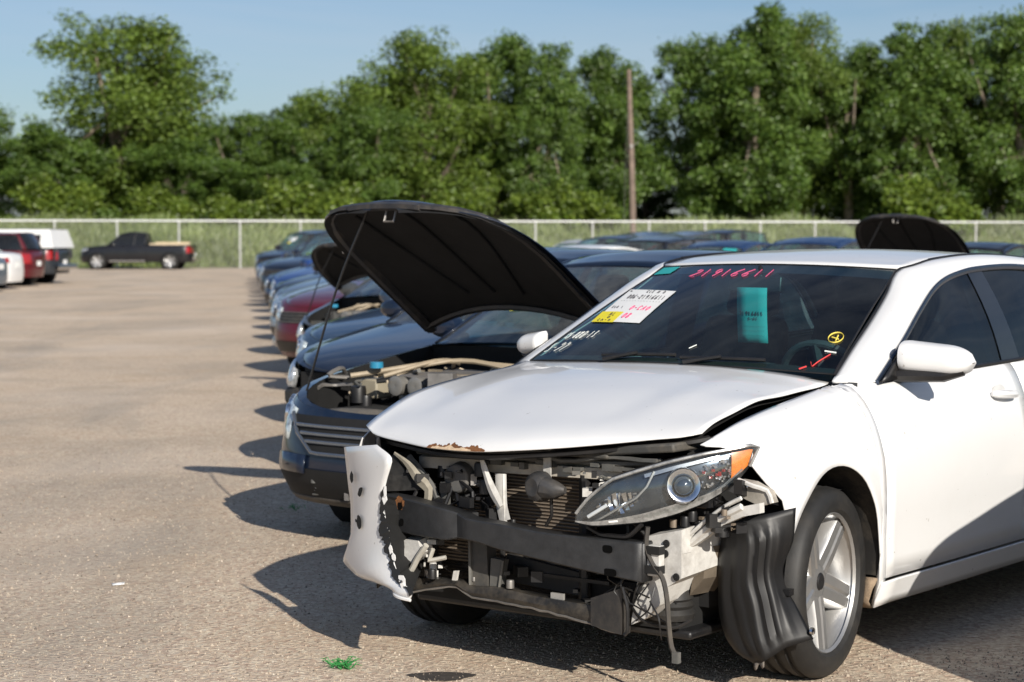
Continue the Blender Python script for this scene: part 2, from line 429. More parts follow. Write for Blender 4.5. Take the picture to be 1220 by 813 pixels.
def place_tree(name, px, y, top, var, label, cat='tree', wpx=None, rz=0, group=None):
    """stands a tree of a given height (from the picture: top row) at distance y"""
    x = px2x(px, y); z0 = field_z(x, max(0, y-fence_y(x)))-.1
    W, H, cm, tm = VAR[var]; h = CAM_H + (285-top)/2372*y - z0
    s = h/H; sx = 1.16*(wpx/2372*y)/W if wpx else s
    t = tag(empty(name, (x, y, z0), rz), label, cat, group)
    for nm, me in (('trunk', tm), ('crown', cm)):
        o = mesh_obj(nm, me, t); o.scale = (sx, sx, s)
    return t
TG = 'trees behind the fence'
TREES = [
 (142,132,12,0,250,.3,'huge rounded light green tree towering over the low trees at left'),
 (-14,128,138,3,150,1.1,'green tree cut by the left edge of the picture, left of the huge tree'),
 (68,126,150,5,130,2.0,'low leafy tree at the left foot of the huge rounded tree'),
 (222,127,165,3,150,.5,'low broad tree at the right foot of the huge rounded tree'),
 (292,140,132,1,100,.2,'dark green tree first in the low stretch right of the huge tree'),
 (350,142,112,2,105,2.6,'taller dark tree peaking in the low stretch left of the wide middle tree'),
 (395,133,130,4,90,4.2,'tree at the left skirt of the wide middle tree'),
 (330,126,190,5,110,5.2,'short light green tree in front of the dark low stretch'),
 (505,130,34,0,215,1.9,'wide middle tree with pale forked limbs above the raised black hood'),
 (440,127,120,3,130,2.9,'lower leafy tree under the left side of the wide middle tree'),
 (590,136,36,1,150,.8,'tall tree merging with the right shoulder of the wide middle tree'),
 (655,131,48,2,95,3.1,'narrow tree with bare pale trunk left of the utility pole'),
 (600,140,170,5,120,3.8,'low dense tree under the tall trees left of the utility pole'),
 (728,134,54,1,120,4.4,'tree rising directly behind the utility pole'),
 (700,150,120,3,140,.1,'shaded tree filling the gap behind the utility pole'),
 (835,133,40,1,130,5.1,'tall tree just right of the utility pole'),
 (900,130,2,2,150,2.2,'tallest tree right of the pole, its top touching the picture edge'),
 (955,137,12,0,150,4.0,'tall tree with a light crown beside the tallest tree'),
 (880,144,150,3,150,1.5,'low leafy tree in front of the tallest tree'),
 (1010,134,48,1,120,.9,'tree forming the dip between the two tall right hand groups'),
 (1090,131,22,2,135,3.3,'tall tree with a slanting pale trunk right of the dip'),
 (1070,150,80,3,190,.7,'dark tree behind the slanting trunk, seen through its gaps'),
 (1150,135,18,0,150,2.4,'broad tall tree near the right edge of the picture'),
 (1215,130,8,1,150,5.7,'tall tree cut by the right edge of the picture'),
 (1190,146,120,3,130,.2,'low leafy tree below the tall trees at the right edge'),
 (1020,147,160,5,110,1.8,'low shaded tree below the dip'),
 (770,147,185,5,100,2.7,'short dark tree close behind the right side of the pole'),
 (480,150,100,3,200,1.3,'shaded tree deep behind the wide middle tree'),
 (180,150,130,3,220,4.9,'shaded tree deep behind the huge rounded tree'),
 (950,152,60,3,220,3.6,'shaded tree deep behind the tallest tree'),
 (1290,134,30,0,170,.4,'tall tree past the right edge of the picture'),
 (-90,134,60,0,180,.9,'tall tree past the left edge of the picture'),
]
for px, y, top, v, wp, rz, lab in TREES: place_tree('tree', px, y, top, v, lab, wpx=wp, rz=rz, group=TG)
for i, (px, y, s, lab) in enumerate([(1122,121,1.75,'bright rounded bush behind the fence above the far open hood'), (340,122,1.35,'bright green bush behind the fence near the black pickup, first from it'), (285,121,1.0,'small bright bush right of the black pickup, behind the fence'), (395,121,1.2,'bright bush behind the fence left of the raised hoods'), (560,121,1.15,'pale bush behind the fence above the raised black hood'), (640,120,1.2,'bright bush behind the fence just right of the raised black hood'), (700,121,1.05,'small bush behind the fence left of the utility pole'), (60,121,1.3,'bush behind the fence above the camper pickup'), (205,121,1.1,'bush behind the fence above the bed of the black pickup'), ]):
    x = px2x(px, y); cm, tm = bushes[i % 3]
    t = tag(empty('bush', (x, y, field_z(x, y-fence_y(x))-.05), i*1.3), lab, 'bush', 'bushes behind the fence')
    for nm, me in (('stem', tm), ('foliage', cm)):
        o = mesh_obj(nm, me, t); o.scale = (s*1.05, s*1.05, s*.85)
LAMPN = simple('sky tinted lamp interior', (.52,.58,.66), .12, metal=.4, coat=1, var=.7, vscale=30)  # pale blue base stands in for sky reflected in the headlights
# ---------------------------------------------------------------- wheels (shared)
def rim_mesh(r, kind=5):
    mb = MB()
    mb.lathe([(r*.70, .085), (r*.725, .094), (r*.745, .088), (r*.735,.080), (r*.70, .06), (r*.64, -.02), (r*.64, -.10)], 36)
    mb.lathe([(.0, .052), (r*.12, .055), (r*.20, .048), (r*.22, .03), (r*.22, .0)], 24)
    for k in range(kind):
        a = 2*math.pi*k/kind+.3; c, s = math.cos(a), math.sin(a)
        def P(rr, t, h): return (rr*c - t*s, h, rr*s + t*c)
        w0, w1 = .30*r, (.27 if kind < 7 else .10)*r
        if kind >= 7: w0 = .12*r
        rows = []
        for rr, w, h in ((r*.15, w0, .050), (r*.38, lerp(w0, w1, .5), .062), (r*.71, w1, .074)):
            rows.append([P(rr, -w*.60, h-.055), P(rr, -w*.52, h-.010), P(rr, -w*.44, h), P(rr, -w*.10, h+.003), P(rr, 0, h-.003), P(rr, w*.10, h+.003), P(rr, w*.44, h), P(rr, w*.52, h-.010), P(rr, w*.60, h-.055)])
        mb.grid(rows)
    return mb.mesh('rim', ALLOY)
def tyre_mesh(r, w=.215):
    h = w/2
    prof = [(r*.72, h*.80), (r*.765, h*.98), (r*.84, h*1.04), (r*.93, h*.98), (r*.975, h*.84), (r*.995, h*.62)]
    for k in (-.33, 0, .33):
        prof += [(r, h*(-k)+.012), (r*.975, h*(-k)+.010), (r*.975, h*(-k)-.010), (r, h*(-k)-.012)] if False else []
    for gx in (.42, .0, -.42):
        prof += [(r, h*gx+.012), (r*.97, h*gx+.008), (r*.97, h*gx-.008), (r, h*gx-.012)]
    prof += [(r*.995, -h*.62), (r*.975, -h*.84), (r*.93, -h*.98), (r*.84, -h*1.04), (r*.70, -h*.8)]
    return MB().lathe(prof, 48).mesh('tyre', RUBBER)
def disc_mesh(r):
    mb = MB(); mb.lathe([(r*.60, -.02), (.02, -.02)], 28); return mb.mesh('brake_disc', simple('brake drum', (.04,.035,.03), .6, metal=.3, var=.4))
WHEELS = {}
def wheel(parent, loc, r=.325, side=1, steer=0.0, kind=5, spin=0.0, camber=0.0):
    key = (r, kind)
    if key not in WHEELS: WHEELS[key] = (tyre_mesh(r), rim_mesh(r, kind), disc_mesh(r))
    t, m, d = WHEELS[key]
    W = mesh_obj('wheel', t, parent, loc, (camber, 0, steer + (math.pi if side < 0 else 0)))
    rm = mesh_obj('rim', m, W, None, (0, spin, 0)); mesh_obj('hub_cap', HUBCAP, rm) if False else None; mesh_obj('brake_disc', d, W)
    return W

# ---------------------------------------------------------------- parametric vehicle
KINDS = dict(
 sedan=dict(F=.92, wb=2.70, ro=1.02, w=.885, zb=.20, lip=.66, cowlz=.90, belt=.935, deck=.985, rend=.93, cw=-.42, hd=-1.20, hz=1.345, roof=1.425, rt=-2.45, rtz=1.36, rb=-3.12, rbz=1.0, wr=.55, wheel=.325),
 hatch=dict(F=.85, wb=2.60, ro=.75, w=.87, zb=.20, lip=.72, cowlz=.95, belt=.97, deck=1.0, rend=.98, cw=-.36, hd=-1.10, hz=1.42, roof=1.50, rt=-2.85, rtz=1.44, rb=-3.22, rbz=1.04, wr=.56, wheel=.32),
 suv=dict(F=.90, wb=2.75, ro=.92, w=.93, zb=.27, lip=.86, cowlz=1.08, belt=1.12, deck=1.12, rend=1.10, cw=-.42, hd=-1.10, hz=1.62, roof=1.72, rt=-3.25, rtz=1.66, rb=-3.55, rbz=1.16, wr=.62, wheel=.36),
 pickup=dict(F=.98, wb=3.55, ro=1.12, w=.97, zb=.32, lip=.98, cowlz=1.14, belt=1.18, deck=1.18, rend=1.18, cw=-.45, hd=-1.15, hz=1.74, roof=1.82, rt=-2.30, rtz=1.76, rb=-2.46, rbz=1.22, wr=.64, wheel=.385),
)
class Car:
    def __init__(s, kind, **kw):
        s.__dict__.update(KINDS[kind]); s.kind = kind; s.__dict__.update(kw)
        s.R = -(s.wb+s.ro)
        Lf, Lr, n = .80, .62, s.__dict__.get('nose', 2.7)
        pts = []
        for k in range(29):
            th = math.pi/2*k/28
            pts.append((s.F-Lf+Lf*math.cos(th)**(2/n) if k < 28 else s.F-Lf, s.w*.97*math.sin(th)**(2/n)))
        for x in lin(s.F-Lf-.1, s.R+Lr+.1, 40): pts.append((x, s.w*(.97+.03*math.sin(math.pi*clamp((s.F-Lf-x)/(s.F-Lf-s.R-Lr))))))
        for k in range(25):
            th = math.pi/2*(1-k/24)
            pts.append((s.R+Lr-Lr*math.cos(th)**(2/3.2) if k > 0 else s.R+Lr, s.w*.97*(math.sin(th)**(2/3.2) if k < 24 else 0)))
        s.ol = pts; s.L = [0.0]
        for a, b in zip(pts, pts[1:]): s.L.append(s.L[-1]+math.hypot(b[0]-a[0], b[1]-a[1]))
        s.T = s.L[-1]
        hm = (s.F-.55+s.cw)/2
        Z = [(s.F, s.lip), (s.F-.12, s.lip+.035), (hm, lerp(s.lip+.05, s.cowlz, .72)), (s.cw+.05, s.cowlz), (s.cw-.3, s.belt), (s.rb+.15, s.deck), (s.R+.1, s.rend), (s.R, s.rend-.03)]
        s.ztf = pchip(Z); s.zt = s.ztf
        s.i0 = pchip([(0,.055),(.1,.022),(.35,0),(.65,.006),(.85,.022),(1,.075)])
        s.i1 = pchip([(0,.10),(.12,.05),(.38,0),(.62,.02),(1,.07)])
        s.axles = (0.0, -s.wb); s.ar = s.wheel+.055
    def out(s, u):
        u = clamp(u, 0, s.T); k = 0; lo, hi = 0, len(s.L)-2
        while lo < hi:
            m = (lo+hi+1)//2
            if s.L[m] <= u: lo = m
            else: hi = m-1
        k = lo; d = s.L[k+1]-s.L[k]; t = (u-s.L[k])/d if d > 0 else 0
        a, b = s.ol[k], s.ol[k+1]
        # smoothed normal
        def nr(i):
            i0, i1 = max(0, i-1), min(len(s.ol)-1, i+1); p, q = s.ol[i0], s.ol[i1]
            dx, dy = q[0]-p[0], q[1]-p[1]
            if i == 0: dx = 0
            if i == len(s.ol)-1: dx = 0
            l = math.hypot(dx, dy); return (dy/l, -dx/l)
        n0, n1 = nr(k), nr(k+1)
        return lerp(a[0], b[0], t), lerp(a[1], b[1], t), lerp(n0[0], n1[0], t), lerp(n0[1], n1[1], t)
    def ux(s, x):
        lo, hi = 0.0, s.T
        for i in range(40):
            m = (lo+hi)/2
            if s.out(m)[0] > x: lo = m
            else: hi = m
        return lo
    def arch(s, x, extra=0):
        z = s.zb
        for xc in s.axles:
            d = s.ar+extra
            if abs(x-xc) < d: z = max(z, s.wheel*.98+math.sqrt(d*d-(x-xc)**2))
        return z
    def wall(s, u, z, off=0.0):
        x, y, nx, ny = s.out(abs(u)); zt = s.zt(x); h = clamp((z-s.zb)/(zt-s.zb))
        fr = clamp((x-(s.F-.55))/.55)**1.3
        i = s.i0(h)*(1-fr) + (s.i0(h)*.3+s.i1(h))*fr - off
        i = min(i, max(y*.9, .0)+.2)
        py = max(0.0, y-ny*i)
        return Vector((x-nx*i, py if u >= 0 else -py, z))
    def top(s, u, sd, lift=0.0):
        x, y, nx, ny = s.out(u); e = s.wall(u, s.zt(x)); k = min(1, e.y/(s.w*.8))
        return Vector((e.x, e.y*sd, e.z + k*.055*(1-abs(sd)**2.4)+lift))
    def ulist(s, u0, u1, n):
        us = lin(u0, u1, n); xs = (s.out(abs(u0))[0], s.out(abs(u1))[0]); lo, hi = min(xs), max(xs)
        for xc in s.axles:
            for k in range(0, 15):
                x = xc+s.ar*math.cos(math.pi*k/14)*(.9999)
                if lo < x < hi: us.append(s.ux(x) if u0 >= 0 else -s.ux(x))
        return sorted(us)
    def panel(s, mb, u0, u1, zlo, zhi, nu=10, nv=8, off=0.0, side=1):
        rows = []
        for u in s.ulist(u0, u1, nu):
            x = s.out(abs(u))[0]; a = max(zlo(x) if callable(zlo) else zlo, s.arch(x) if s.arch_on else 0); b = zhi(x) if callable(zhi) else zhi
            a = min(a, b-.002)
            rows.append([s.wall(u*side, lerp(a, b, math.sin(math.pi/2*k/(nv-1)) if nv > 4 else k/(nv-1)), off) for k in range(nv)])
        mb.grid(rows, flip=side > 0); return mb
    arch_on = True

def clutter(mb, r, x0, x1, y0, y1, z0, z1, n, s0=.03, s1=.12):
    for i in range(n):
        c = (r.uniform(x0, x1), r.uniform(y0, y1), r.uniform(z0, z1)); k = r.random(); sz = r.uniform(s0, s1)
        if k < .5: mb.box(c, (sz*r.uniform(.6,1.8), sz*r.uniform(.6,1.8), sz*r.uniform(.5,1.2)), Matrix.Rotation(r.random()*3, 3, 'Z'))
        elif k < .75: mb.lathe([(.001, sz*.5), (sz*.45, sz*.5), (sz*.5, .3*sz), (sz*.5, -sz*.5)], 12, c, 'z')
        else:
            p = [Vector(c)]
            for q in range(3): p.append(p[-1]+Vector((r.uniform(-1,1), r.uniform(-1,1), r.uniform(-.4,.4)))*sz*1.3)
            mb.tube(curve3(p, 10), sz*.14, 6)
    return mb

def build_car(kind, name, label, cat, col, loc, heading, group=None, near=False, hood_open=0, smashed=False, sticker=None, rim=5, dirt=.03, plate=False, glass=None, load=None, mirrors=True, metal=0, seed=0, cap=None, lampmat=None, face=False, **kw):
    """heading: compass-like azimuth of the car's nose, clockwise from the view direction"""
    c = Car(kind, **kw); r = random.Random(seed or hash(name) % 99); F, RR = c.F, c.R
    rz = math.pi/2 - R(heading)
    T = tag(empty(name, loc, rz), label, cat, group)
    P = paint(col[0], col[1], dirt, metal); G = glass or GLASS
    uc = c.ux(c.cw+.05); ub = c.ux(c.rb); nz = lambda x: c.zt(x)
    xd1 = -(c.ar+.08); xd2 = (-1.42 if kind != 'pickup' else -1.55); xd3 = (-c.wb+.12 if kind in ('sedan','hatch','suv') else c.rb+.04); g_ = .004
    body = MB(); sides = (1, -1)
    ubp = c.ux(F-.42); uf = c.ux(xd1+g_)
    # body shell: fascia, fenders, rockers, quarters, cowl, deck
    for sd in sides:
        if not smashed: c.panel(body, 0, ubp, c.zb+.0, nz, 16 if near else 10, 9, 0, sd)
        c.panel(body, ubp, uf, c.zb, nz, 12, 9, 0, sd)
        c.panel(body, c.ux(xd3-g_), c.T, c.zb+.02, nz, 22, 9, 0, sd)
        c.panel(body, uf, c.ux(xd3), c.zb, c.zb+.085, 6, 4, 0, sd)
    # upper surfaces
    us_h = lin(.0, uc, 16)
    for sd in sides: body.grid([[c.top(u, sd*q) for q in lin(.90, 1.0, 3)] for u in us_h], flip=sd < 0)
    if kind != 'pickup': body.grid([[c.top(u, q) for q in lin(-1, 1, 11)] for u in lin(ub-.05, c.T, 10)])
    else:
        zf = .82; xa, xe = c.rb-.03, RR+.07
        for sd in sides:
            body.grid([[Vector((x, sd*(c.wall(c.ux(x), nz(x)).y-q), nz(x)+.012-abs(z))) for q, z in ((0,.012),(.03,0),(.06,.0),(.065,.36))] for x in lin(xa, xe, 8)], flip=sd > 0)
        body.grid([[Vector((x, y, zf)) for y in lin(-.86, .86, 4)] for x in lin(xa, xe, 4)])
        body.grid([[Vector((xe+.0, y, z)) for z in (zf, nz(RR))] for y in lin(-.86, .86, 4)])
        body.grid([[Vector((RR+.02, y, nz(RR)+.005)) for y in lin(-.8, .8, 4)], [Vector((xe, y, nz(RR)+.005)) for y in lin(-.8, .8, 4)]])
        body.grid([[Vector((xa, y, z)) for z in (zf, c.rbz+.05)] for y in lin(-.86, .86, 4)])
    bo = body.build('body', P, T, 40, merge=.0008)
    # doors
    for sd in sides:
        for a, b in ((xd1-g_, xd2+g_), (xd2-g_, xd3+g_)):
            if a-b < .3: continue
            m = MB(); c.panel(m, c.ux(a), c.ux(b), c.zb+.092, lambda x: nz(x)-.004, 7, 8, .002, sd); d = m.build('door', P, T)
            if near or (sd < 0) == (math.sin(R(heading)) > 0) or True:
                h = MB(); hx = b+.16; hz = c.belt-.10; p0 = c.wall(c.ux(hx)*sd, hz, .022); p1 = c.wall(c.ux(hx+.17)*sd, hz-.008, .022)
                h.tube([p0, p0.lerp(p1, .5)+Vector((0, sd*.012, 0)), p1], [.012,.016,.012], 6); h.build('handle', P if kind != 'pickup' else BLACKPL, d)
    # dark under body and arches
    ub_ = MB(); zc = c.zb+.03
    ub_.box((F/2+RR/2, 0, (zc+.55)/2+.05), (F-RR-.36, 1.06*c.w, .55-zc+.1))
    for xc in c.axles:
        for sd in sides: ub_.lathe([(c.ar+.015, sd*(c.w-.05)), (c.ar+.012, sd*(c.w-.36)), (.02, sd*(c.w-.36))], 24, (xc, 0, c.wheel*.98))
    ub_.build('underbody', DARK, T)
    # hood
    hm = MB(); nU = 14
    hrow = lambda lift, sc, u0, u1: [[c.top(u, q*sc, lift) for q in lin(-1, 1, 13)] for u in lin(u0, u1, nU)]
    if kind == 'pickup' or not smashed or hood_open or True:
        if hood_open:
            piv = Vector((c.cw+.02, 0, c.top(uc, 0).z)); u_a, u_b = .10, uc-.03
            def otop(u, q, lift=0.0, kk=1.0):
                p = c.top(u, q, lift); f = clamp((u-u_a)/(u_b-u_a)); p.x += .17*(1-min(1, abs(q)/.89)**2)*f**3; p.z += .012*f - .05*(abs(q)/.89)**2.5*(1-f*.6); return p
            M = Matrix.Translation((0,0,.035)) @ Matrix.Translation(piv) @ Matrix.Rotation(-R(hood_open), 4, 'Y').inverted().inverted() @ Matrix.Translation(-piv)
            h = MB(); h.grid([[otop(u, q*.89, .004) for q in lin(-1, 1, 15)] for u in lin(.10, uc-.03, 18)]); h.xform(M); ho = h.build('hood', P, T, solid=.004)
            l = MB(); l.grid([[otop(u, q*.87, -.022) for q in lin(-1, 1, 15)] for u in lin(.13, uc-.04, 18)], flip=True)
            l.xform(M); l.build('hood_liner', HOODUNDER, ho)
            # inner frame ribs, latch, side flange
            rb = MB()
            for sd in sides: rb.tube([M @ c.top(u, sd*.80, -.03) for u in lin(.25, uc-.06, 12)], .018, 6, flat=1.8)
            rb.tube([M @ c.top(.30, q, -.035) for q in lin(-.8, .8, 9)], .022, 6, flat=1.6)
            rb.tube([M @ otop(uc-.06, q, -.03) for q in lin(-.8, .8, 13)], .018, 6, flat=1.5)
            rb.build('inner_frame', simple('hood frame', (.025,.025,.028), .45, dirt=.4), ho)
            for q in (-.42, .34):
                hv = MB(); hv.grid([[M @ c.top(u, q+w_, -.040) for w_ in (-.16, 0, .16)] for u in (.34, .43, .52)], flip=True); hv.build('hood_vent', simple('hood vent mesh', (.11,.11,.105), .7), ho, solid=.004)
            for q0, q1 in ((-.55,-.25),(-.05,-.02),(.5,.22)):
                hv = MB(); hv.tube([M @ otop(u, lerp(q0, q1, t), -.026) for t, u in ((t_, lerp(.70, uc-.25, t_)) for t_ in lin(0, 1, 8))], .009, 6, flat=.8); hv.build('liner_rib', HOODUNDER, ho)
            la = MB(); p = M @ c.top(.43, 0.02, -.05); la.tube([p+Vector((0,-.03,0)), p+Vector((.02,-.03,-.06)), p+Vector((.02,.03,-.06)), p+Vector((0,.03,0))], .007, 6); la.build('latch', STEEL, ho)
            pr_ = MB(); pr_.tube(curve3([(F-.30, -.60, nz(F-.3)+.0), Vector((F-.30, -.60, nz(F-.3))).lerp(M @ c.top(.50, -.36, -.06), .62)+Vector((0,-.03,0)), M @ c.top(.50, -.36, -.06)], 10), .006, 6); pr_.build('prop_rod', BLACKPL, T)
            # engine bay
            bay = MB(); zt0 = c.cowlz-.27
            bay.grid([[Vector((x, y, zt0-.05)) for y in lin(-.7, .7, 4)] for x in (F-.22, c.cw)])
            for sd in sides: bay.grid([[c.top(u, sd*.9, -z) for z in (.0, .03, .22)] for u in lin(.24, uc, 10)], flip=sd > 0)
            bay.grid([[Vector((c.cw+.04, y, z)) for z in (zt0-.05, c.cowlz+.02)] for y in lin(-.7, .7, 5)])
            bay.build('engine_bay', DARK, T)
            e = MB(); e.box((.12, .02, zt0+.10), (.46, .62, .17), None, .92); e.box((.34, .0, zt0+.13), (.08, .56, .10)); 
            eng = e.build('engine', simple('engine cover', (.16,.15,.14), .5, dirt=.5), T, bevel=.015)
            e = MB()
            for q in range(4): e.lathe([(.05, .0), (.05, .06), (.035, .065), (.001, .06)], 14, (.40, -.22+q*.13, zt0+.13), 'x')
            e.build('intake_runner', simple('cast aluminium', (.30,.29,.27), .5, metal=.6, dirt=.5), eng)
            e = MB(); e = None
            for q in range(80): e = MB(); clutter(e, r, -.25, .52, -.62, .62, zt0+.0, zt0+.17, 1, .02, .085); e.build('engine_fitting', (BLACKPL, GREYPL, STEEL)[q % 3], eng)
            e = MB(); e = None
            for q in range(45): e = MB(); clutter(e, r, -.2, .5, -.6, .6, zt0+.05, zt0+.185, 1, .012, .05); e.build('metal_fitting', simple('bay metal', (.35,.29,.21), .5, metal=.4, var=.5, dirt=.6), eng)
            e = MB(); e.box((.33, -.47, zt0+.10), (.12, .12, .10)); e.build('fluid_tank', simple('tank plastic', (.30,.27,.20), .5, dirt=.5), eng, bevel=.01)
            e = MB(); e.lathe([(.035, 0), (.035, .03), (.001, .03)], 14, (.40, -.40, zt0+.21), 'z'); e.build('tank_cap', simple('blue cap', (.02,.20,.34), .4), eng)
            e = MB(); e.box((.10, .20, zt0+.20), (.06, .04, .025)); e.build('fill_cap', simple('orange cap', (.55,.10,.02), .4), eng)
            e = MB()
            for q in range(4): e.tube(curve3([(r.uniform(.3,.5), r.uniform(-.55,-.2), zt0+.17), (r.uniform(0,.3), r.uniform(-.5,.1), zt0+.24), (r.uniform(-.25,0), r.uniform(-.4,.4), zt0+.2)], 12), r.uniform(.008,.013), 7)
            e.build('hose', simple('tan hose', (.33,.27,.19), .6, dirt=.4), eng)
            e = MB(); e.grid([[c.top(u, q, -.012) for q in lin(-.86, .86, 13)] for u in lin(.10, .38, 4)]); e.build('slam_panel', simple('slam panel', (.10,.092,.082), .6, dirt=.6), T, solid=.02)
        else:
            hm.grid(hrow(.003, .893, .02, uc-.02)); ho = hm.build('hood', P, T, solid=.006)
    # cowl
    cwm = MB(); zcw = c.top(uc, 0).z
    cwm.grid([[Vector((x, y*c.w*.80, z-.03*abs(y)**2)) for y in lin(-1, 1, 9)] for x, z in ((c.cw+.07, zcw-.012), (c.cw-.10, zcw-.03))]); cwm.build('cowl', BLACKPL, T)
    # greenhouse
    wb_ = lambda x: c.wall(c.ux(x), nz(x)).y-.02
    rz_ = pchip([(c.hd, c.hz), (lerp(c.hd, c.rt, .3), lerp(c.hz, c.roof, .9)), (lerp(c.hd, c.rt, .5), c.roof), (c.rt, c.rtz)])
    ybw = wb_(c.cw-.05)-.03
    def wsp(a, b):   # windshield
        p0 = Vector((c.cw+.10-.12*a*a, ybw*a, zcw-.005-.035*a*a)); p1 = Vector((c.hd+.07-.07*a*a, c.wr*a, c.hz+.02-.02*a*a))
        return p0.lerp(p1, b)+Vector((.3,0,.95))*.022*math.sin(math.pi*b)*(1-.5*a*a)
    ybr = wb_(c.rb)-.06
    def rwp(a, b):
        p0 = Vector((c.rb-.06+.08*a*a, ybr*a, c.rbz+.02-.02*a*a)); p1 = Vector((c.rt-.04+.05*a*a, c.wr*a, c.rtz+.02-.02*a*a))
        return p0.lerp(p1, b)+Vector((-.5,0,.8))*.02*math.sin(math.pi*b)
    m = MB(); m.grid([[wsp(a, b) for b in lin(0, 1, 7)] for a in lin(-1, 1, 11)], flip=True); ws = m.build('windshield', G, T)
    m = MB(); m.grid([[rwp(a, b) for b in lin(0, 1, 5)] for a in lin(-1, 1, 9)]); m.build('rear_window', G, T)
    m = MB(); m.grid([[Vector((x, c.wr*q, rz_(x)+.035*(1-abs(q)**2.2)-.0)) for q in lin(-1, 1, 11)] for x in lin(c.hd+.03, c.rt-.02, 12)]); m.build('roof', P, T, solid=.02)
    # side glass: bottom on belt, top on rail
    xe = c.rb+.28 if kind == 'sedan' else c.rb+.10
    xte = c.rt+.12 if kind == 'sedan' else c.rt+.03
    def sgp(a, b, sd):
        xb, xt = lerp(c.cw-.22, xe, a), lerp(c.hd+.02, xte, a)
        p0 = Vector((xb, wb_(xb)-.005, nz(xb)-.005)); p1 = Vector((xt, c.wr+.035, rz_(xt)-.03)); p = p0.lerp(p1, b); p.y += .022*math.sin(math.pi*b); p.y *= sd; return p
    xbs = (lerp(0,1,.46) if kind in ('sedan',) else .40)
    if kind == 'pickup': xbs = .66
    for sd in sides:
        for a0, a1 in ((.0, xbs-.02), (xbs+.02, 1.0)):
            m = MB(); m.grid([[sgp(a, b, sd) for b in lin(0, 1, 6)] for a in lin(a0, a1, 6)], flip=sd > 0); m.build('side_window', G, T)
        m = MB(); m.grid([[sgp(a, b, sd)+Vector((0,-sd*.002,0)) for b in lin(0, 1, 6)] for a in lin(xbs-.03, xbs+.03, 3)], flip=sd > 0); m.build('door_pillar', BLACKPL, T)
        # body coloured pillars: A pillar + roof rail + rear pillar as one frame
        fr_ = MB()
        A = [wsp(sd, b) for b in lin(0, 1, 6)]; A2 = [sgp(0, b, sd) for b in lin(0, 1, 6)]
        strip = [[p.lerp(q, t)+Vector((.0, sd*.012, .01))*math.sin(math.pi*t) for t in (0, .33, .66, 1)] for p, q in zip(A, A2)]; fr_.grid(strip, flip=sd > 0)
        xs = lin(c.hd, xte, 10)
        fr_.grid([[Vector((x, sd*(c.wr-.01), rz_(x)+.003)), Vector((x, sd*(c.wr+.022), rz_(x)-.004)), Vector((x-.0, sd*(c.wr+.040), rz_(x)-.034))] for x in [c.hd+.06]+xs], flip=sd < 0)
        B = [rwp(sd, b) for b in lin(0, 1, 6)]; B2 = [sgp(1, b, sd) for b in lin(0, 1, 6)]
        fr_.grid([[p.lerp(q, t)+Vector((0, sd*.02, 0))*math.sin(math.pi*t) for t in (0, .25, .5, .75, 1)] for p, q in zip(B, B2)], flip=sd < 0)
        fr_.grid([[Vector((xte, sd*(c.wr+.040), rz_(xte)-.034)), B[-1]], [Vector((xte, sd*(c.wr-.01), rz_(xte)+.003)), Vector((c.rt, sd*(c.wr-.01), c.rtz))]])
        fr_.build('pillar', P, T, solid=.012)
        if mirrors:
            mb = MB(); mx = c.cw-.28; my = wb_(mx)+.12; mz = nz(mx)+.07
            for i in range(1): mb.lathe([(.001,.06),(.05,.055),(.078,.03),(.085,-.01),(.08,-.05),(.001,-.055)], 14, (0,0,0), 'x')
            mb.xform(Matrix.Translation((mx, sd*my, mz)) @ Matrix.Diagonal((1.0, 1.25, .82, 1)))
            mi = mb.build('mirror', P, T); q = MB(); q.tube([(mx, sd*(my-.16), mz-.06), (mx, sd*(my-.05), mz-.045)], .025, 6); q.build('mirror_arm', BLACKPL, mi)
    # interior
    m = MB(); zi = c.belt-.38
    m.grid([[Vector((x, y, zi)) for y in lin(-c.w*.78, c.w*.78, 3)] for x in (c.cw, c.rb+.1)])
    m.box(((c.cw-.25), 0, c.cowlz-.09), (.42, c.w*1.45, .16))
    m.box((c.rb+.25, 0, c.belt-.14), (.5, c.w*1.4, .22))
    for sx in ((-1.38,) if kind == 'pickup' else (-1.38, -2.3)):
        for sy in (-.36, .36):
            h_ = c.hz-1.345
            m.box((sx-.10, sy, zi+.27+h_*.5), (.14, .46, .62), Matrix.Rotation(R(-14), 3, 'Y'), .8); m.box((sx-.21, sy, zi+.66+h_*.6), (.09, .24, .17), Matrix.Rotation(R(-10), 3, 'Y'), .85)
    m.build('interior', SEAT, T, bevel=.03)
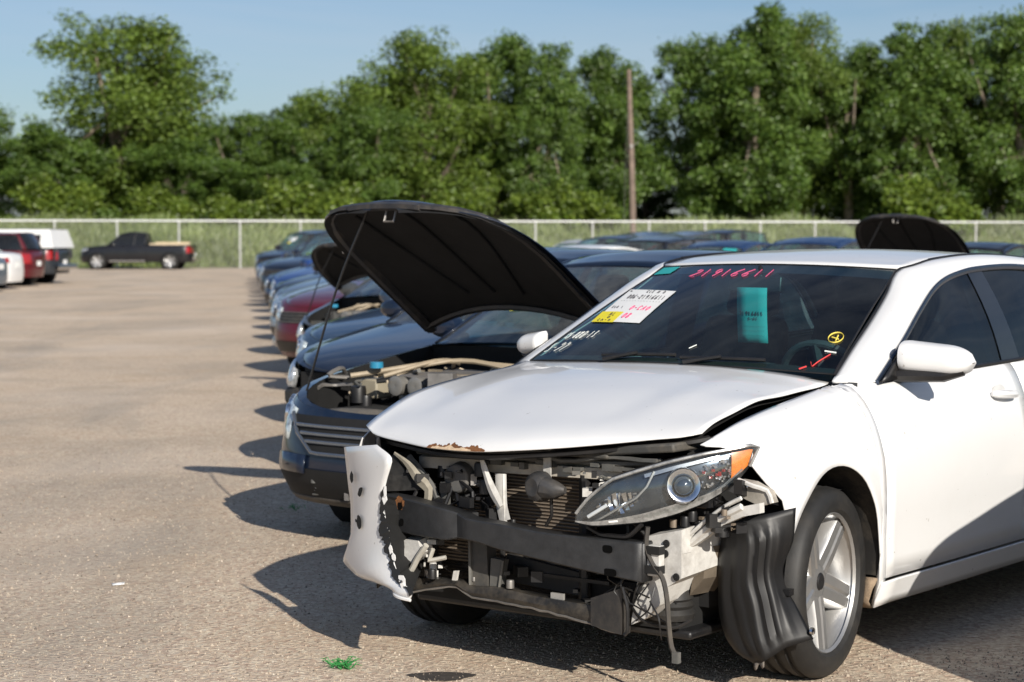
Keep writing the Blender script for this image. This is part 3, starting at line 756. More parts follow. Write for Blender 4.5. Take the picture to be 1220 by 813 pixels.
    # lamps, grille, intake
    if not smashed:
        for sd in sides:
            m = MB(); u0, u1 = c.ux(F-.09), c.ux(F-.52); rows = []
            for k, u in enumerate(lin(u0, u1, 8)):
                x = c.out(u)[0]; t = k/7; zh = nz(x)-.028-.0*t; zl = zh-lerp(.15, .115, t); zl = lerp(zl, zh-.02, clamp((t-.8)/.2)*.6)
                rows.append([c.wall(u*sd, z, .007) for z in lin(zl, zh, 5)])
            m.grid(rows, flip=sd > 0); hl = m.build('headlight', lampmat or LAMPN if near else LAMP, T, solid=.012)
            if near:
                for q, (fx_, rr_) in enumerate(((.20, .045), (.34, .05))):
                    u = c.ux(F-fx_); x = c.out(u)[0]; p = c.wall(u*sd, nz(x)-.085, .006); nn = c.out(u); mm = MB(); mm.lathe([(.001,-.006),(rr_*.45,-.003),(rr_*.9,.006),(rr_,.003),(rr_*1.05,-.02)], 16, (0,0,0), 'x'); mm.xform(Matrix.Translation(p) @ Vector((nn[2], nn[3]*sd, .15)).to_track_quat('X', 'Z').to_matrix().to_4x4()); mm.build('lamp_bowl', CHROME, hl)
                m2 = MB(); m2.grid([[q+Vector((.003,.0,0)) for q in rw] for rw in rows[5:7]], flip=sd > 0); m2.build('turn_signal', AMBER, hl, loc=(.004, .002*sd, 0))
        if face:
            m = MB(); m.grid([[c.wall(lerp(-1, 1, i/14)*lerp(.30, .56, j/4), lerp(.47, .635, j/4), .004) for j in range(5)] for i in range(15)], flip=True); gr = m.build('grille', DARK, T)
            for j in range(3):
                z = .515+.037*j; uu = lerp(.30, .56, (z-.47)/.165)*.97; m = MB(); m.tube([c.wall(lerp(-uu, uu, i/14), z, .014) for i in range(15)], .010, 6, flat=.6); m.build('grille_bar', simple('dark bright bar', (.22,.25,.29), .25, metal=.8), gr)
            m = MB(); m.tube([c.wall(-.57, .64, .010), c.wall(-.45, .55, .012), c.wall(-.30, .465, .012)]+[c.wall(u, .462, .012) for u in lin(-.25, .25, 7)]+[c.wall(.30, .465, .012), c.wall(.45, .55, .012), c.wall(.57, .64, .010)], .010, 6); m.build('grille_surround', simple('dark bright bar', (.10,.11,.125), .25, metal=.8), gr)
            m = MB(); m.grid([[c.wall(u, z, .004+.004*r.random()) for z in lin(.235, .385, 4)] for u in lin(-.78, .78, 25)], flip=True); m.build('broken_intake', DARK, T)
            for sd in sides:
                m = MB(); m.grid([[c.wall(u*sd, z, .006) for z in lin(.25+.05*abs(u-.95), .42, 4)] for u in lin(.84, 1.16, 6)], flip=sd > 0); m.build('fog_recess', DARK, T)
            for q in range(16): m = MB(); u = r.uniform(-1.0, .7); p = c.wall(u, r.uniform(.25,.40), .0); clutter(m, r, p.x-.02, p.x+.01, p.y-.01, p.y+.01, p.z-.01, p.z+.01, 1, .015, .04); m.build('broken_bit', (GREYPL, BLACKPL, STEEL)[q % 3], T)
            m = MB(); m.grid([[c.wall(u, z, .012) for z in (.205, .235)] for u in lin(-1.1, 1.1, 25)], flip=True); m.build('scuffed_lip', simple('scuffed lip', (.05,.043,.036), .6, var=.5, dirt=.5), T, solid=.01)
            m = MB(); m.grid([[c.wall(u, z, .016) for z in (.36, .40, .45)] for u in lin(-.62, -.34, 5)], flip=True); m.build('torn_panel', P, T, solid=.01)
        ug = c.ux(F-.085); m = MB()
        if not face: m.grid([[c.wall(u, z, .006) for z in lin(nz(F)-.155, nz(F)-.04, 4)] for u in lin(-ug, ug, 13)], flip=True); gr = m.build('grille', BLACKPL, T) if not face else None
        m = MB()
        for z in ([] if face else 1) and lin(nz(F)-.15, nz(F)-.05, 4 if near else 3): m.tube([c.wall(u, z, .012) for u in lin(-ug, ug, 13)], .008, 5)
        (m.build('grille_bar', GREYPL, gr) if not face else None)
        m = MB(); ui = c.ux(F-.12); m.grid([[c.wall(u, z, .005) for z in lin(c.zb+.06, c.zb+.18, 4)] for u in lin(-ui, ui, 13)], flip=True); (m.build('lower_intake', BLACKPL, T) if not face else None)
        if near and not face:
            for sd in sides:
                u = c.ux(F-.26); p = c.wall(u*sd, c.zb+.16, .002); m = MB(); m.lathe([(.001,.012),(.045,.008),(.06,-.01)], 16, p, 'x'); m.build('fog_light', LAMP, T)
    else:
        e = MB(); e.tube([(F-.22, y, .50-.02*abs(y)) for y in lin(-.62, .62, 9)], .055, 6, flat=.6); e.build('crash_beam', simple('beam black', (.02,.02,.02), .5, dirt=.5), T)
        e = MB(); e.box((F-.36, 0, .48), (.05, 1.15, .46)); clutter(e, r, F-.5, F-.25, -.55, .55, .25, .62, 60, .02, .09); e.build('exposed_front_parts', GREYPL, T)
        e = MB(); clutter(e, r, F-.45, F-.24, -.6, .6, .28, .62, 22, .012, .05); e.build('torn_bracket', simple('bare bracket', (.40,.38,.34), .5, var=.4, dirt=.6), T)
        for sd in (-1, 1):
            m = MB(); rows = []
            for k, u in enumerate(lin(c.ux(F-.16), c.ux(F-.52), 7)):
                x = c.out(u)[0]; rows.append([c.wall(u*sd, z, .0) for z in lin(nz(x)-.15+.05*k/6, nz(x)-.035, 4)])
            m.grid(rows, flip=sd > 0); m.build('headlight', LAMP, T, solid=.05)
    for sd in sides:
        m = MB(); u0, u1 = c.T-c.ux(RR+.10)*0-.55, c.T-.98
        zr0 = nz(RR)-.05
        m.grid([[c.wall(u*sd, z, .006) for z in lin(zr0-(.16 if kind in ('sedan','hatch') else .30), zr0, 4)] for u in lin(c.T-.52, c.T-1.02, 6)], flip=sd < 0); m.build('taillight', RED, T)
    if kind == 'pickup':
        m = MB(); m.tube([(RR-.06, y, .56) for y in lin(-.85, .85, 5)], .09, 8, flat=.5); m.build('rear_bumper', CHROME, T)
        m = MB()
        for sd in sides: m.tube([(xd1-.1, sd*(c.w+.03), .40), (c.rb+.1, sd*(c.w+.03), .40)], .045, 8)
        m.build('running_board', STEEL, T)
    pm_ = MB(); pm_.box((RR-.005, 0, .72), (.012, .31, .155)); pm_.build('number_plate', PAPER, T)
    # wheels
    for xc in c.axles:
        for sd in sides: wheel(T, (xc, sd*(c.w-.135), c.wheel), c.wheel, sd, 0, rim, r.random()*6)
    if sticker:
        for a, b, wa, hb, mt in sticker:
            m = MB(); m.grid([[wsp(a+wa*i, b+hb*j)+Vector((.35,0,.93))*.004 for j in (0, .5, 1)] for i in (0, .5, 1)], flip=True); m.build('window_sheet', mt, ws)
    return T, c
HOODUNDER = simple('hood insulation', (.007,.007,.008), .85, var=.5, vscale=5, bmp=.4, dirt=.10, dirtcol=(.03,.028,.026))

# shared stickers
ST1 = [(-.78,.52,.38,.28,PAPER), (-.78,.40,.22,.11,YELLOW)]
ST2 = [(-.62,.55,.30,.25,PAPER)]
ST3 = [(-.70,.35,.34,.16,YELLOW)]
ST4 = [(-.72,.50,.42,.30,PAPER), (.1,.78,.2,.14,TEAL)]
HEAD = 217.5
NAVY = ('dark navy', (.006,.012,.028)); BLK = ('black', (.006,.006,.008)); SLATE = ('slate blue', (.022,.045,.085)); MAROON = ('maroon', (.085,.006,.014))
SILVB = ('pale blue silver', (.24,.31,.39)); BLUE = ('mid blue', (.015,.05,.19)); WHITEP = ('plain white', (.72,.72,.71)); DGREY = ('dark grey', (.05,.055,.06)); DBLUE = ('deep blue', (.010,.030,.090)); SILVER = ('silver', (.42,.43,.44))
ROWG = 'cars parked in the angled row beyond the white wreck'
HX, HY = .364, 7.207
row = [
 # dx, dy, kind, col, kwargs, label
 (-.49,2.95,'sedan',('blue black', (.005,.012,.030)),dict(F=1.0,near=True,face=True,hood_open=43,sticker=[(-.55,.36,.22,.13,YELLOW)],rim=5,dirt=.08,w=.862,nose=2.9,roof=1.40,hz=1.32,rtz=1.33),'dark navy sedan with its hood propped wide open next to the wrecked white sedan'),
 (-.89,5.75,'sedan',NAVY,dict(near=True,smashed=True,sticker=ST3,dirt=.06,roof=1.39,hz=1.31,rtz=1.32,nose=2.4),'dark navy sedan with a torn off front bumper, just behind the open hooded sedan'),
 (-1.15,8.80,'sedan',SLATE,dict(near=True,sticker=ST2,lip=.68,roof=1.39,hz=1.31,rtz=1.32,nose=2.4),'slate blue sedan with a closed rounded hood, second car beyond the open hooded sedan'),
 (-1.50,11.9,'hatch',DGREY,dict(near=True,hood_open=52,smashed=True,sticker=ST1,F=.88,cw=-.06,hd=-.85,lip=.66,cowlz=.90,belt=.93,roof=1.38,hz=1.30,rtz=1.32),'dark small car with its hood raised, between the slate blue sedan and the maroon car'),
 (-2.02,15.0,'sedan',MAROON,dict(sticker=ST1,near=True,lip=.74,cowlz=.98,belt=1.0,deck=1.02,hz=1.34,roof=1.41,rtz=1.35),'maroon car with a closed hood parked beyond the raised hoods'),
 (-2.50,18.5,'sedan',SILVB,dict(sticker=ST1,roof=1.41,hz=1.34),'pale blue silver sedan right behind the maroon car'),
 (-2.90,22.1,'sedan',('ice blue', (.09,.125,.17)),dict(sticker=ST4),'grey blue sedan, second beyond the maroon car'),
 (-3.36,25.5,'sedan',BLK,dict(sticker=ST4),'black sedan, third beyond the maroon car, white sheet in its windshield'),
 (-3.85,29.2,'hatch',BLUE,dict(sticker=ST2),'bright blue hatchback in the far half of the row'),
 (-4.40,33.2,'sedan',DBLUE,dict(sticker=ST1),'deep blue sedan just past the bright blue hatchback'),
 (-4.90,36.6,'suv',NAVY,dict(),'dark navy off-roader just past the deep blue sedan'),
 (-5.36,40.0,'sedan',SILVER,dict(sticker=ST1),'silver sedan just past the dark navy off-roader'),
 (-5.84,43.6,'sedan',NAVY,dict(),'dark navy sedan far down the row past the silver sedan'),
 (-6.30,47.0,'hatch',DGREY,dict(),'dark grey hatchback far down the row'),
 (-6.76,50.4,'sedan',BLUE,dict(sticker=ST2),'bright blue sedan far down the row, last blue car but one'),
 (-7.24,54.0,'sedan',DBLUE,dict(),'deep blue sedan near the end of the row'),
 (-7.75,57.8,'suv',BLK,dict(sticker=ST1),'black off-roader near the end of the row'),
 (-8.30,62.0,'sedan',DGREY,dict(),'dark grey sedan last but one in the row'),
 (-8.85,66.5,'suv',('brown black', (.022,.014,.018)),dict(sticker=ST2,roof=1.80,hz=1.68),'tall dark van-like car at the far end of the row by the fence'),
]
for i, (dx, dy, kind, col, kw, lab) in enumerate(row):
    build_car(kind, {'sedan':'sedan','suv':'off_roader','hatch':'hatchback'}[kind], lab, 'car', col, (HX+dx, HY+dy, 0), HEAD+random.Random(i).uniform(-1.5, 1.5), ROWG, seed=10+i, **kw)
# white pickup beyond the far end of the row, a crumpled white lump raised above its cab
def at(px, d): return px2x(px, d)
wt, wc = build_car('pickup', 'pickup', 'white pickup showing above the dark cars at the far end of the row', 'pickup', WHITEP, (at(354,77), 77, 0), 217, seed=61)
# next row behind the white wreck
BACKG = 'cars in the next row behind the white wreck'
back = [
 (1092,23.5,'sedan',BLK,dict(near=True,hood_open=52,dirt=.1),'black sedan with raised hood peeking over the white roof'),
 (1232,20.2,'sedan',NAVY,dict(roof=1.46),'dark navy sedan at the right edge behind the white wreck'),
 (905,27.2,'sedan',DBLUE,dict(roof=1.49,hz=1.40),'deep blue sedan roof left of the raised hood above the white roof'),
 (802,31.0,'sedan',DBLUE,dict(roof=1.44,sticker=[(.45,.7,.4,.25,TEAL)]),'deep blue sedan with a teal tag, behind the middle of the white roof'),
 (716,34.5,'suv',BLK,dict(roof=1.50,hz=1.42,belt=1.0,deck=1.0,cowlz=.97,lip=.8,rtz=1.45,rbz=1.05),'low black off-roader behind the left end of the white roof'),
 (772,36.5,'hatch',('red', (.40,.015,.012)),dict(roof=1.44,hz=1.36),'small red car glimpsed past the black off-roader'),
 (622,30.0,'sedan',WHITEP,dict(roof=1.37,hz=1.30,rtz=1.31),'low white sedan roof seen between the raised black hood and the white wreck'),
 (735,47.0,'suv',DGREY,dict(roof=1.56,hz=1.47),'dark grey off-roader with roof seen behind the low white sedan'),
 (690,52.0,'suv',NAVY,dict(roof=1.56,hz=1.47),'dark navy off-roader far behind the low white sedan'),
 (820,58.0,'suv',BLK,dict(roof=1.74),'tall black off-roader far back, above the low black one'),
 (655,60.0,'sedan',SILVER,dict(roof=1.44),'silver sedan far back beside the raised black hood'),
 (930,50.0,'sedan',NAVY,dict(roof=1.44),'dark navy sedan far back behind the deep blue ones'),
]
for i, (px, d, kind, col, kw, lab) in enumerate(back):
    build_car(kind, {'sedan':'sedan','suv':'off_roader','hatch':'hatchback'}[kind], lab, 'car', col, (at(px, d), d, 0), HEAD, BACKG, seed=80+i, **kw)
# left side of the aisle, seen from behind
LG = 'vehicles at the left edge, tails to the aisle'
def rear_at(px, d, head, c_ro_wb):   # place so that the tail sits at that column
    a = R(head); L = c_ro_wb; return (px2x(px, d)+math.sin(a)*L, d+math.cos(a)*L, 0)
def left_car(kind, name, px, d, head, col, lab, cat, **kw):
    k = KINDS[kind]; L = k['wb']+k['ro']
    return build_car(kind, name, lab, cat, col, rear_at(px, d, head, L), head, LG, **kw)
cp, cc = left_car('pickup', 'pickup', 78, 66.5, 279, ('charcoal', (.022,.026,.032)), 'charcoal pickup with a white camper shell over its bed', 'pickup', seed=41)
m = MB(); xa, xb = cc.rb-.02, cc.R+.04; zb_, zt_ = cc.belt+.016, 1.80
for sd in (1, -1): m.grid([[Vector((lerp(xa, xb - (z-zb_)*-.28, t), sd*(.93-.16*((z-zb_)/(zt_-zb_))**1.5), z)) for z in lin(zb_, zt_, 5)] for t in lin(0, 1, 6)], flip=sd > 0)
m.grid([[Vector((lerp(xa, xb+(zt_-zb_)*.28, t), q*.77, zt_+.03*(1-q*q))) for q in lin(-1, 1, 7)] for t in lin(0, 1, 6)])
for t in (0, 1): m.grid([[Vector((lerp(xa, xb+(z-zb_)*.28, t), q*(.93-.16*((z-zb_)/(zt_-zb_))**1.5), z)) for z in lin(zb_, zt_, 5)] for q in lin(-1, 1, 7)], flip=t == 0)
cs = m.build('camper_shell', paint(*WHITEP), cp, merge=.001)
for sd in (1, -1):
    m = MB(); m.grid([[Vector((x, sd*(.945-.16*((z-zb_)/(zt_-zb_))**1.5), z)) for z in (zb_+.18, zt_-.17)] for x in (xa-.25, xb+.45)], flip=sd > 0); m.build('shell_window', GLASSDARK, cs)
left_car('suv', 'off_roader', 47, 63, 279, ('wine red', (.085,.007,.011)), 'wine red off-roader between the camper pickup and the white car', 'car', seed=42, roof=1.66, glass=GLASSDARK)
left_car('sedan', 'sedan', 22, 59, 279, WHITEP, 'white sedan parked in front of the wine red off-roader', 'car', seed=43, rend=1.02, deck=1.06)
left_car('sedan', 'sedan', 2, 55.5, 279, ('blue grey', (.10,.125,.15)), 'blue grey sedan cut by the left edge of the picture', 'car', seed=44)
# black pickup along the fence
bp, bc = build_car('pickup', 'pickup', 'black pickup parked alone along the fence with lumber in its bed', 'pickup', BLK, (at(121, 98.2), 98.2, 0), 271, seed=51, rim=6, glass=GLASSDARK)
m = MB(); rr = random.Random(5)
for k in range(9): m.box((rr.uniform(-3.6, -3.2), rr.uniform(-.6, .6), .90+.05*k+rr.uniform(-.02,.03)), (rr.uniform(1.5, 2.0), .22, .07), Matrix.Rotation(rr.uniform(-.10,.10), 3, 'Z') @ Matrix.Rotation(rr.uniform(-.05,.05), 3, 'Y'))
lum = m.build('lumber_pile', simple('pale lumber', (.52,.42,.28), .8, var=.2), None); lum.location = bp.location; lum.rotation_euler = bp.rotation_euler
tag(lum, 'pile of pale boards lying in the bed of the black pickup', 'lumber')
# measured shapes of the white sedan, in its own metres (x forward from the front axle, y to its left, z up)
PT = {'lamp_top': [(0.717, 0.351, 0.605), (0.71, 0.393, 0.657), (0.689, 0.467, 0.72), (0.651, 0.549, 0.752), (0.593, 0.638, 0.783), (0.523, 0.721, 0.807), (0.455, 0.789, 0.822), (0.406, 0.832, 0.834), (0.393, 0.843, 0.825)],
 'lamp_bot': [(0.717, 0.348, 0.577), (0.707, 0.407, 0.568), (0.681, 0.488, 0.577), (0.638, 0.572, 0.588), (0.584, 0.65, 0.613), (0.526, 0.718, 0.647), (0.48, 0.765, 0.684), (0.44, 0.802, 0.726), (0.416, 0.823, 0.764)],
 'lamp_strip_top': [(0.717, 0.348, 0.591), (0.704, 0.421, 0.612), (0.675, 0.5, 0.629), (0.631, 0.584, 0.642), (0.567, 0.671, 0.667), (0.513, 0.731, 0.701), (0.46, 0.783, 0.749)],
 'amber_top': [(0.473, 0.772, 0.801), (0.444, 0.798, 0.813), (0.408, 0.83, 0.823)],
 'amber_bot': [(0.452, 0.791, 0.721), (0.435, 0.806, 0.748), (0.419, 0.821, 0.775)],
 'projector': [(0.574, 0.662, 0.716)],
 'highbeam': [(0.655, 0.542, 0.696)],
 'drl_line': [(0.707, 0.407, 0.57), (0.651, 0.549, 0.652), (0.631, 0.584, 0.702), (0.612, 0.612, 0.756)],
 'bright_strip': [(0.688, 0.47, 0.636), (0.655, 0.542, 0.706), (0.635, 0.577, 0.675), (0.675, 0.5, 0.635)],
 'bump_l': [(0.621, -0.748, 0.743), (0.627, -0.735, 0.692), (0.635, -0.715, 0.603), (0.644, -0.696, 0.53), (0.643, -0.696, 0.454), (0.631, -0.724, 0.389), (0.616, -0.759, 0.332), (0.678, -0.618, 0.302), (0.79, -0.364, 0.285)],
 'bump_r': [(0.734, -0.491, 0.777), (0.78, -0.385, 0.736), (0.761, -0.429, 0.638), (0.755, -0.443, 0.554), (0.768, -0.412, 0.488), (0.782, -0.381, 0.411), (0.806, -0.327, 0.332), (0.845, -0.237, 0.295), (0.84, -0.249, 0.276)],
 'bump_holes': [(0.671, -0.635, 0.649), (0.699, -0.57, 0.603), (0.696, -0.577, 0.495), (0.684, -0.603, 0.497)],
 'shards': [(0.74, -0.459, 0.604), (0.74, -0.437, 0.459), (0.74, -0.452, 0.54), (0.74, -0.406, 0.379), (0.74, -0.428, 0.577), (0.74, -0.368, 0.325), (0.74, -0.406, 0.462), (0.74, -0.33, 0.294), (0.74, -0.387, 0.419), (0.74, -0.349, 0.373)],
 'beam_top': [(0.64, -0.547, 0.587), (0.661, -0.443, 0.585), (0.676, -0.345, 0.577), (0.693, -0.181, 0.56), (0.697, -0.119, 0.543), (0.7, 0.042, 0.535), (0.691, 0.21, 0.523), (0.673, 0.367, 0.519), (0.638, 0.557, 0.516)],
 'beam_bot': [(0.64, -0.547, 0.473), (0.661, -0.443, 0.467), (0.676, -0.346, 0.465), (0.693, -0.181, 0.462), (0.697, -0.119, 0.474), (0.7, 0.042, 0.453), (0.691, 0.21, 0.434), (0.673, 0.367, 0.414), (0.638, 0.557, 0.391)],
 'beam_slots': [(0.661, 0.442, 0.491), (0.659, 0.451, 0.415), (0.661, -0.443, 0.559), (0.662, -0.434, 0.503)],
 'rad_c': [(0.47, -0.136, 0.672), (0.47, 0.244, 0.683), (0.47, 0.245, 0.283), (0.47, -0.143, 0.27)],
 'rad_l': [(0.46, -0.468, 0.666), (0.46, -0.151, 0.67), (0.46, -0.159, 0.249), (0.46, -0.481, 0.269)],
 'tie_top': [(0.5, -0.493, 0.713), (0.5, -0.262, 0.719), (0.5, -0.04, 0.72), (0.5, 0.174, 0.723), (0.5, 0.397, 0.73), (0.5, 0.546, 0.747)],
 'tie_bot': [(0.5, -0.493, 0.68), (0.5, -0.262, 0.684), (0.5, -0.039, 0.688), (0.5, 0.174, 0.692), (0.5, 0.397, 0.697), (0.5, 0.546, 0.719)],
 'horn': [(0.58, 0.11, 0.661)],
 'bracketA': [(0.58, -0.146, 0.734), (0.58, -0.109, 0.65), (0.58, -0.062, 0.578)],
 'bracketB': [(0.56, -0.066, 0.689), (0.56, -0.063, 0.588), (0.56, -0.052, 0.473)],
 'brk_small': [(0.56, 0.077, 0.736), (0.56, 0.095, 0.672)],
 'cross_top': [(0.6, -0.449, 0.291), (0.6, -0.238, 0.304), (0.6, -0.175, 0.291), (0.6, -0.072, 0.299), (0.6, 0.108, 0.287), (0.6, 0.316, 0.282), (0.6, 0.45, 0.28)],
 'cross_bot': [(0.6, -0.449, 0.243), (0.6, -0.239, 0.287), (0.6, -0.175, 0.256), (0.6, -0.072, 0.255), (0.6, 0.108, 0.247), (0.6, 0.316, 0.226), (0.6, 0.45, 0.205)],
 'plate_dark': [(0.6, 0.343, 0.313), (0.6, 0.466, 0.359), (0.6, 0.467, 0.205), (0.6, 0.343, 0.223)],
 'lowgrill': [(0.5, -0.098, 0.402), (0.5, 0.245, 0.364), (0.5, 0.245, 0.287), (0.5, -0.098, 0.308)],
 'vert_ducts': [(0.585, -0.187, 0.463), (0.585, -0.12, 0.44), (0.585, -0.113, 0.26), (0.585, -0.183, 0.27)],
 'vert2': [(0.585, -0.102, 0.398), (0.585, -0.047, 0.395), (0.585, -0.069, 0.265), (0.585, -0.109, 0.272)],
 'lowtab': [(0.59, 0.16, 0.308), (0.59, 0.212, 0.308), (0.59, 0.212, 0.269), (0.59, 0.16, 0.268)],
 'lowtab2': [(0.59, -0.254, 0.34), (0.59, -0.235, 0.342), (0.59, -0.243, 0.306), (0.59, -0.262, 0.304)],
 'white_l': [(0.66, -0.444, 0.437), (0.66, -0.367, 0.441), (0.66, -0.348, 0.399), (0.66, -0.39, 0.359), (0.66, -0.444, 0.365)],
 'hose_w': [(0.67, -0.32, 0.432), (0.67, -0.359, 0.384), (0.67, -0.389, 0.337), (0.67, -0.42, 0.31)],
 'rail_face': [(0.58, 0.528, 0.528), (0.58, 0.67, 0.563), (0.58, 0.67, 0.406), (0.58, 0.616, 0.373), (0.58, 0.584, 0.309), (0.58, 0.529, 0.259), (0.58, 0.476, 0.233), (0.58, 0.502, 0.388)],
 'rail_side': [(0.56, 0.657, 0.559), (0.56, 0.67, 0.555), (0.56, 0.67, 0.389), (0.56, 0.658, 0.402)],
 'rail_up': [(0.57, 0.528, 0.494), (0.57, 0.663, 0.556), (0.57, 0.673, 0.486), (0.57, 0.528, 0.389)],
 'rail_holes': [(0.585, 0.616, 0.515), (0.585, 0.612, 0.482), (0.585, 0.561, 0.455), (0.585, 0.59, 0.431), (0.585, 0.545, 0.41), (0.585, 0.654, 0.41)],
 'rail_slots': [(0.59, 0.499, 0.32), (0.59, 0.522, 0.364)],
 'stay': [(0.52, 0.651, 0.51), (0.52, 0.736, 0.572), (0.52, 0.808, 0.622), (0.52, 0.857, 0.647), (0.52, 0.921, 0.663), (0.52, 0.922, 0.631), (0.52, 0.861, 0.616), (0.52, 0.789, 0.583), (0.52, 0.705, 0.523), (0.52, 0.657, 0.492)],
 'lamp_bracket': [(0.46, 0.771, 0.685), (0.46, 0.808, 0.723), (0.46, 0.858, 0.719), (0.46, 0.917, 0.694), (0.46, 0.932, 0.658), (0.46, 0.889, 0.644), (0.46, 0.84, 0.661)],
 'blk_tri': [(0.492, 0.84, 0.729), (0.312, 0.84, 0.679), (0.156, 0.84, 0.613), (0.173, 0.84, 0.598), (0.344, 0.84, 0.643), (0.492, 0.84, 0.681)],
 'boot': [(0.42, 0.529, 0.299)],
 'pan': [(0.5, 0.432, 0.244), (0.5, 0.678, 0.245), (0.5, 0.672, 0.217), (0.5, 0.433, 0.179)],
 'duct': [(0.42, 0.626, 0.462), (0.42, 0.665, 0.488), (0.42, 0.653, 0.382), (0.42, 0.601, 0.321)],
 'wireA': [(0.62, 0.567, 0.569), (0.62, 0.561, 0.509), (0.62, 0.587, 0.451), (0.62, 0.626, 0.406), (0.62, 0.642, 0.34), (0.62, 0.649, 0.26), (0.62, 0.659, 0.193), (0.62, 0.678, 0.158)],
 'wireB': [(0.63, 0.477, 0.365), (0.63, 0.497, 0.285), (0.63, 0.497, 0.224), (0.63, 0.484, 0.209)],
 'wireC': [(0.64, 0.343, 0.552), (0.64, 0.41, 0.53), (0.64, 0.493, 0.532), (0.64, 0.558, 0.579)],
 'liner_l': [(0.36, 0.686, 0.516), (0.36, 0.677, 0.404), (0.36, 0.678, 0.293), (0.36, 0.701, 0.198), (0.36, 0.752, 0.14), (0.36, 0.816, 0.115)],
 'liner_m': [(0.37, 0.771, 0.588), (0.37, 0.794, 0.5), (0.37, 0.788, 0.389), (0.37, 0.811, 0.309), (0.37, 0.83, 0.215), (0.37, 0.859, 0.131)],
 'liner_m2': [(0.33, 0.842, 0.604), (0.33, 0.864, 0.529), (0.33, 0.853, 0.418), (0.33, 0.875, 0.324), (0.33, 0.901, 0.231), (0.33, 0.917, 0.178)],
 'liner_r': [(0.27, 0.91, 0.622), (0.27, 0.902, 0.525), (0.27, 0.862, 0.411), (0.27, 0.875, 0.357), (0.27, 0.913, 0.3), (0.27, 0.979, 0.198)],
 'rlamp': [(0.56, -0.632, 0.663), (0.56, -0.56, 0.729), (0.56, -0.537, 0.694), (0.56, -0.431, 0.606), (0.56, -0.621, 0.585)],
 'rbrk': [(0.57, -0.552, 0.73), (0.57, -0.493, 0.698), (0.57, -0.442, 0.648), (0.57, -0.392, 0.607), (0.57, -0.404, 0.546), (0.57, -0.435, 0.499)],
 'ovalL': [(0.56, -0.289, 0.658), (0.56, -0.259, 0.672), (0.56, -0.206, 0.646), (0.56, -0.251, 0.619)],
 'cableR': [(0.56, -0.289, 0.599), (0.56, -0.27, 0.556), (0.56, -0.24, 0.529)],
 'mirL_top': [(-0.66, 0.8, 1.107), (-0.66, 0.84, 1.117), (-0.66, 0.939, 1.12), (-0.66, 1.021, 1.108), (-0.66, 1.073, 1.062)],
 'mirL_bot': [(-0.66, 0.801, 0.996), (-0.66, 0.875, 0.993), (-0.66, 0.973, 1.003), (-0.66, 1.044, 1.021), (-0.66, 1.073, 1.05)],
 'mirR': [(-0.72, -0.962, 1.039), (-0.72, -0.962, 1.082), (-0.72, -0.922, 1.111), (-0.72, -0.856, 1.124), (-0.72, -0.813, 1.121)],
 'sail': [(-0.42, 0.83, 0.975), (-0.59, 0.83, 0.959), (-0.6, 0.83, 1.086), (-0.483, 0.83, 1.031)],
 'marker': [(-0.6, 0.633, 1.141)]}
WP = {'sheet': [(-0.882, 0.369), (-0.98, 0.726), (-0.456, 0.665), (-0.428, 0.332)], 'yellow': [(-0.849, 0.349), (-0.857, 0.445), (-0.672, 0.423), (-0.63, 0.321)], 'teal_l': [(-1.122, 0.908), (-1.165, 1.012), (-0.937, 0.982), (-0.921, 0.899)], 'num': [(-0.55, 0.82), (0.182, 0.816), (0.07, 0.959)], 'circle': [(0.93, 0.3), (0.974, 0.308), (0.913, 0.343)], 'check': [(0.856, 0.074), (0.904, 0.031), (0.921, 0.103), (0.946, 0.171)], 'check2': [(0.831, -0.019), (0.856, 0.018)], 'wm': [(-1.098, 0.147), (-0.841, 0.136), (-0.825, 0.248), (-1.156, 0.324)], 'smudge': [(0.903, 0.165), (0.961, 0.166)]}
NB = (-.55, 2.78)
# ---------------------------------------------------------------- the wrecked white sedan
WHITE = simple('white car paint', (.72,.72,.715), .36, 0, .7, .015, 2, 0, .10, (.45,.42,.37))
_nt = WHITE.node_tree; _b = _nt.nodes['Principled BSDF']; _src = _b.inputs['Base Color'].links[0].from_socket
_nt.links.new(mixc(_nt, ramp(_nt, noise(_nt, 42, 2, .5, coords(_nt)), [(.735, 0.0), (.77, .55)]), _src, (.25,.22,.18)), _b.inputs['Base Color'])
bump(_nt, _b, noise(_nt, 3.5, 2, .4, coords(_nt)), .06, .02)
hero = tag(empty('sedan', (HX, HY, 0), math.pi/2-R(217.456)), 'white sedan with its front bumper torn off and radiator bare', 'car')
def V(k, i=None): return [Vector(p) for p in PT[k]] if i is None else Vector(PT[k][i])
AX = -.045; ARX, ARZ, AZ = .318, .395, .332
RAX = -2.82
Wf = pchip([(.66,.775),(.50,.81),(.3,.855),(.1,.885),(-.1,.895),(-.4,.897),(-1.0,.905),(-2,.905),(-2.8,.895),(-3.3,.86),(-3.62,.78),(-3.80,.60)])
YC = pchip([(.55,.66),(.47,.70),(.37,.715),(.04,.715),(-.28,.715),(-.45,.765),(-.56,.80),(-1.0,.805),(-1.8,.80),(-2.6,.775),(-3.2,.73),(-3.6,.66),(-3.8,.50)])
ZC = pchip([(.60,.795),(.50,.826),(.42,.858),(.333,.882),(.171,.911),(.03,.930),(-.28,.968),(-.45,.985),(-.56,.982),(-1.0,.990),(-1.65,1.002),(-2.4,1.02),(-3.0,1.04),(-3.5,1.02),(-3.8,.98)])
KE = pchip([(.5,1.0),(-.1,1.0),(-.5,.75),(-.8,.45),(-2.6,.45),(-3.0,.9),(-3.8,1)])
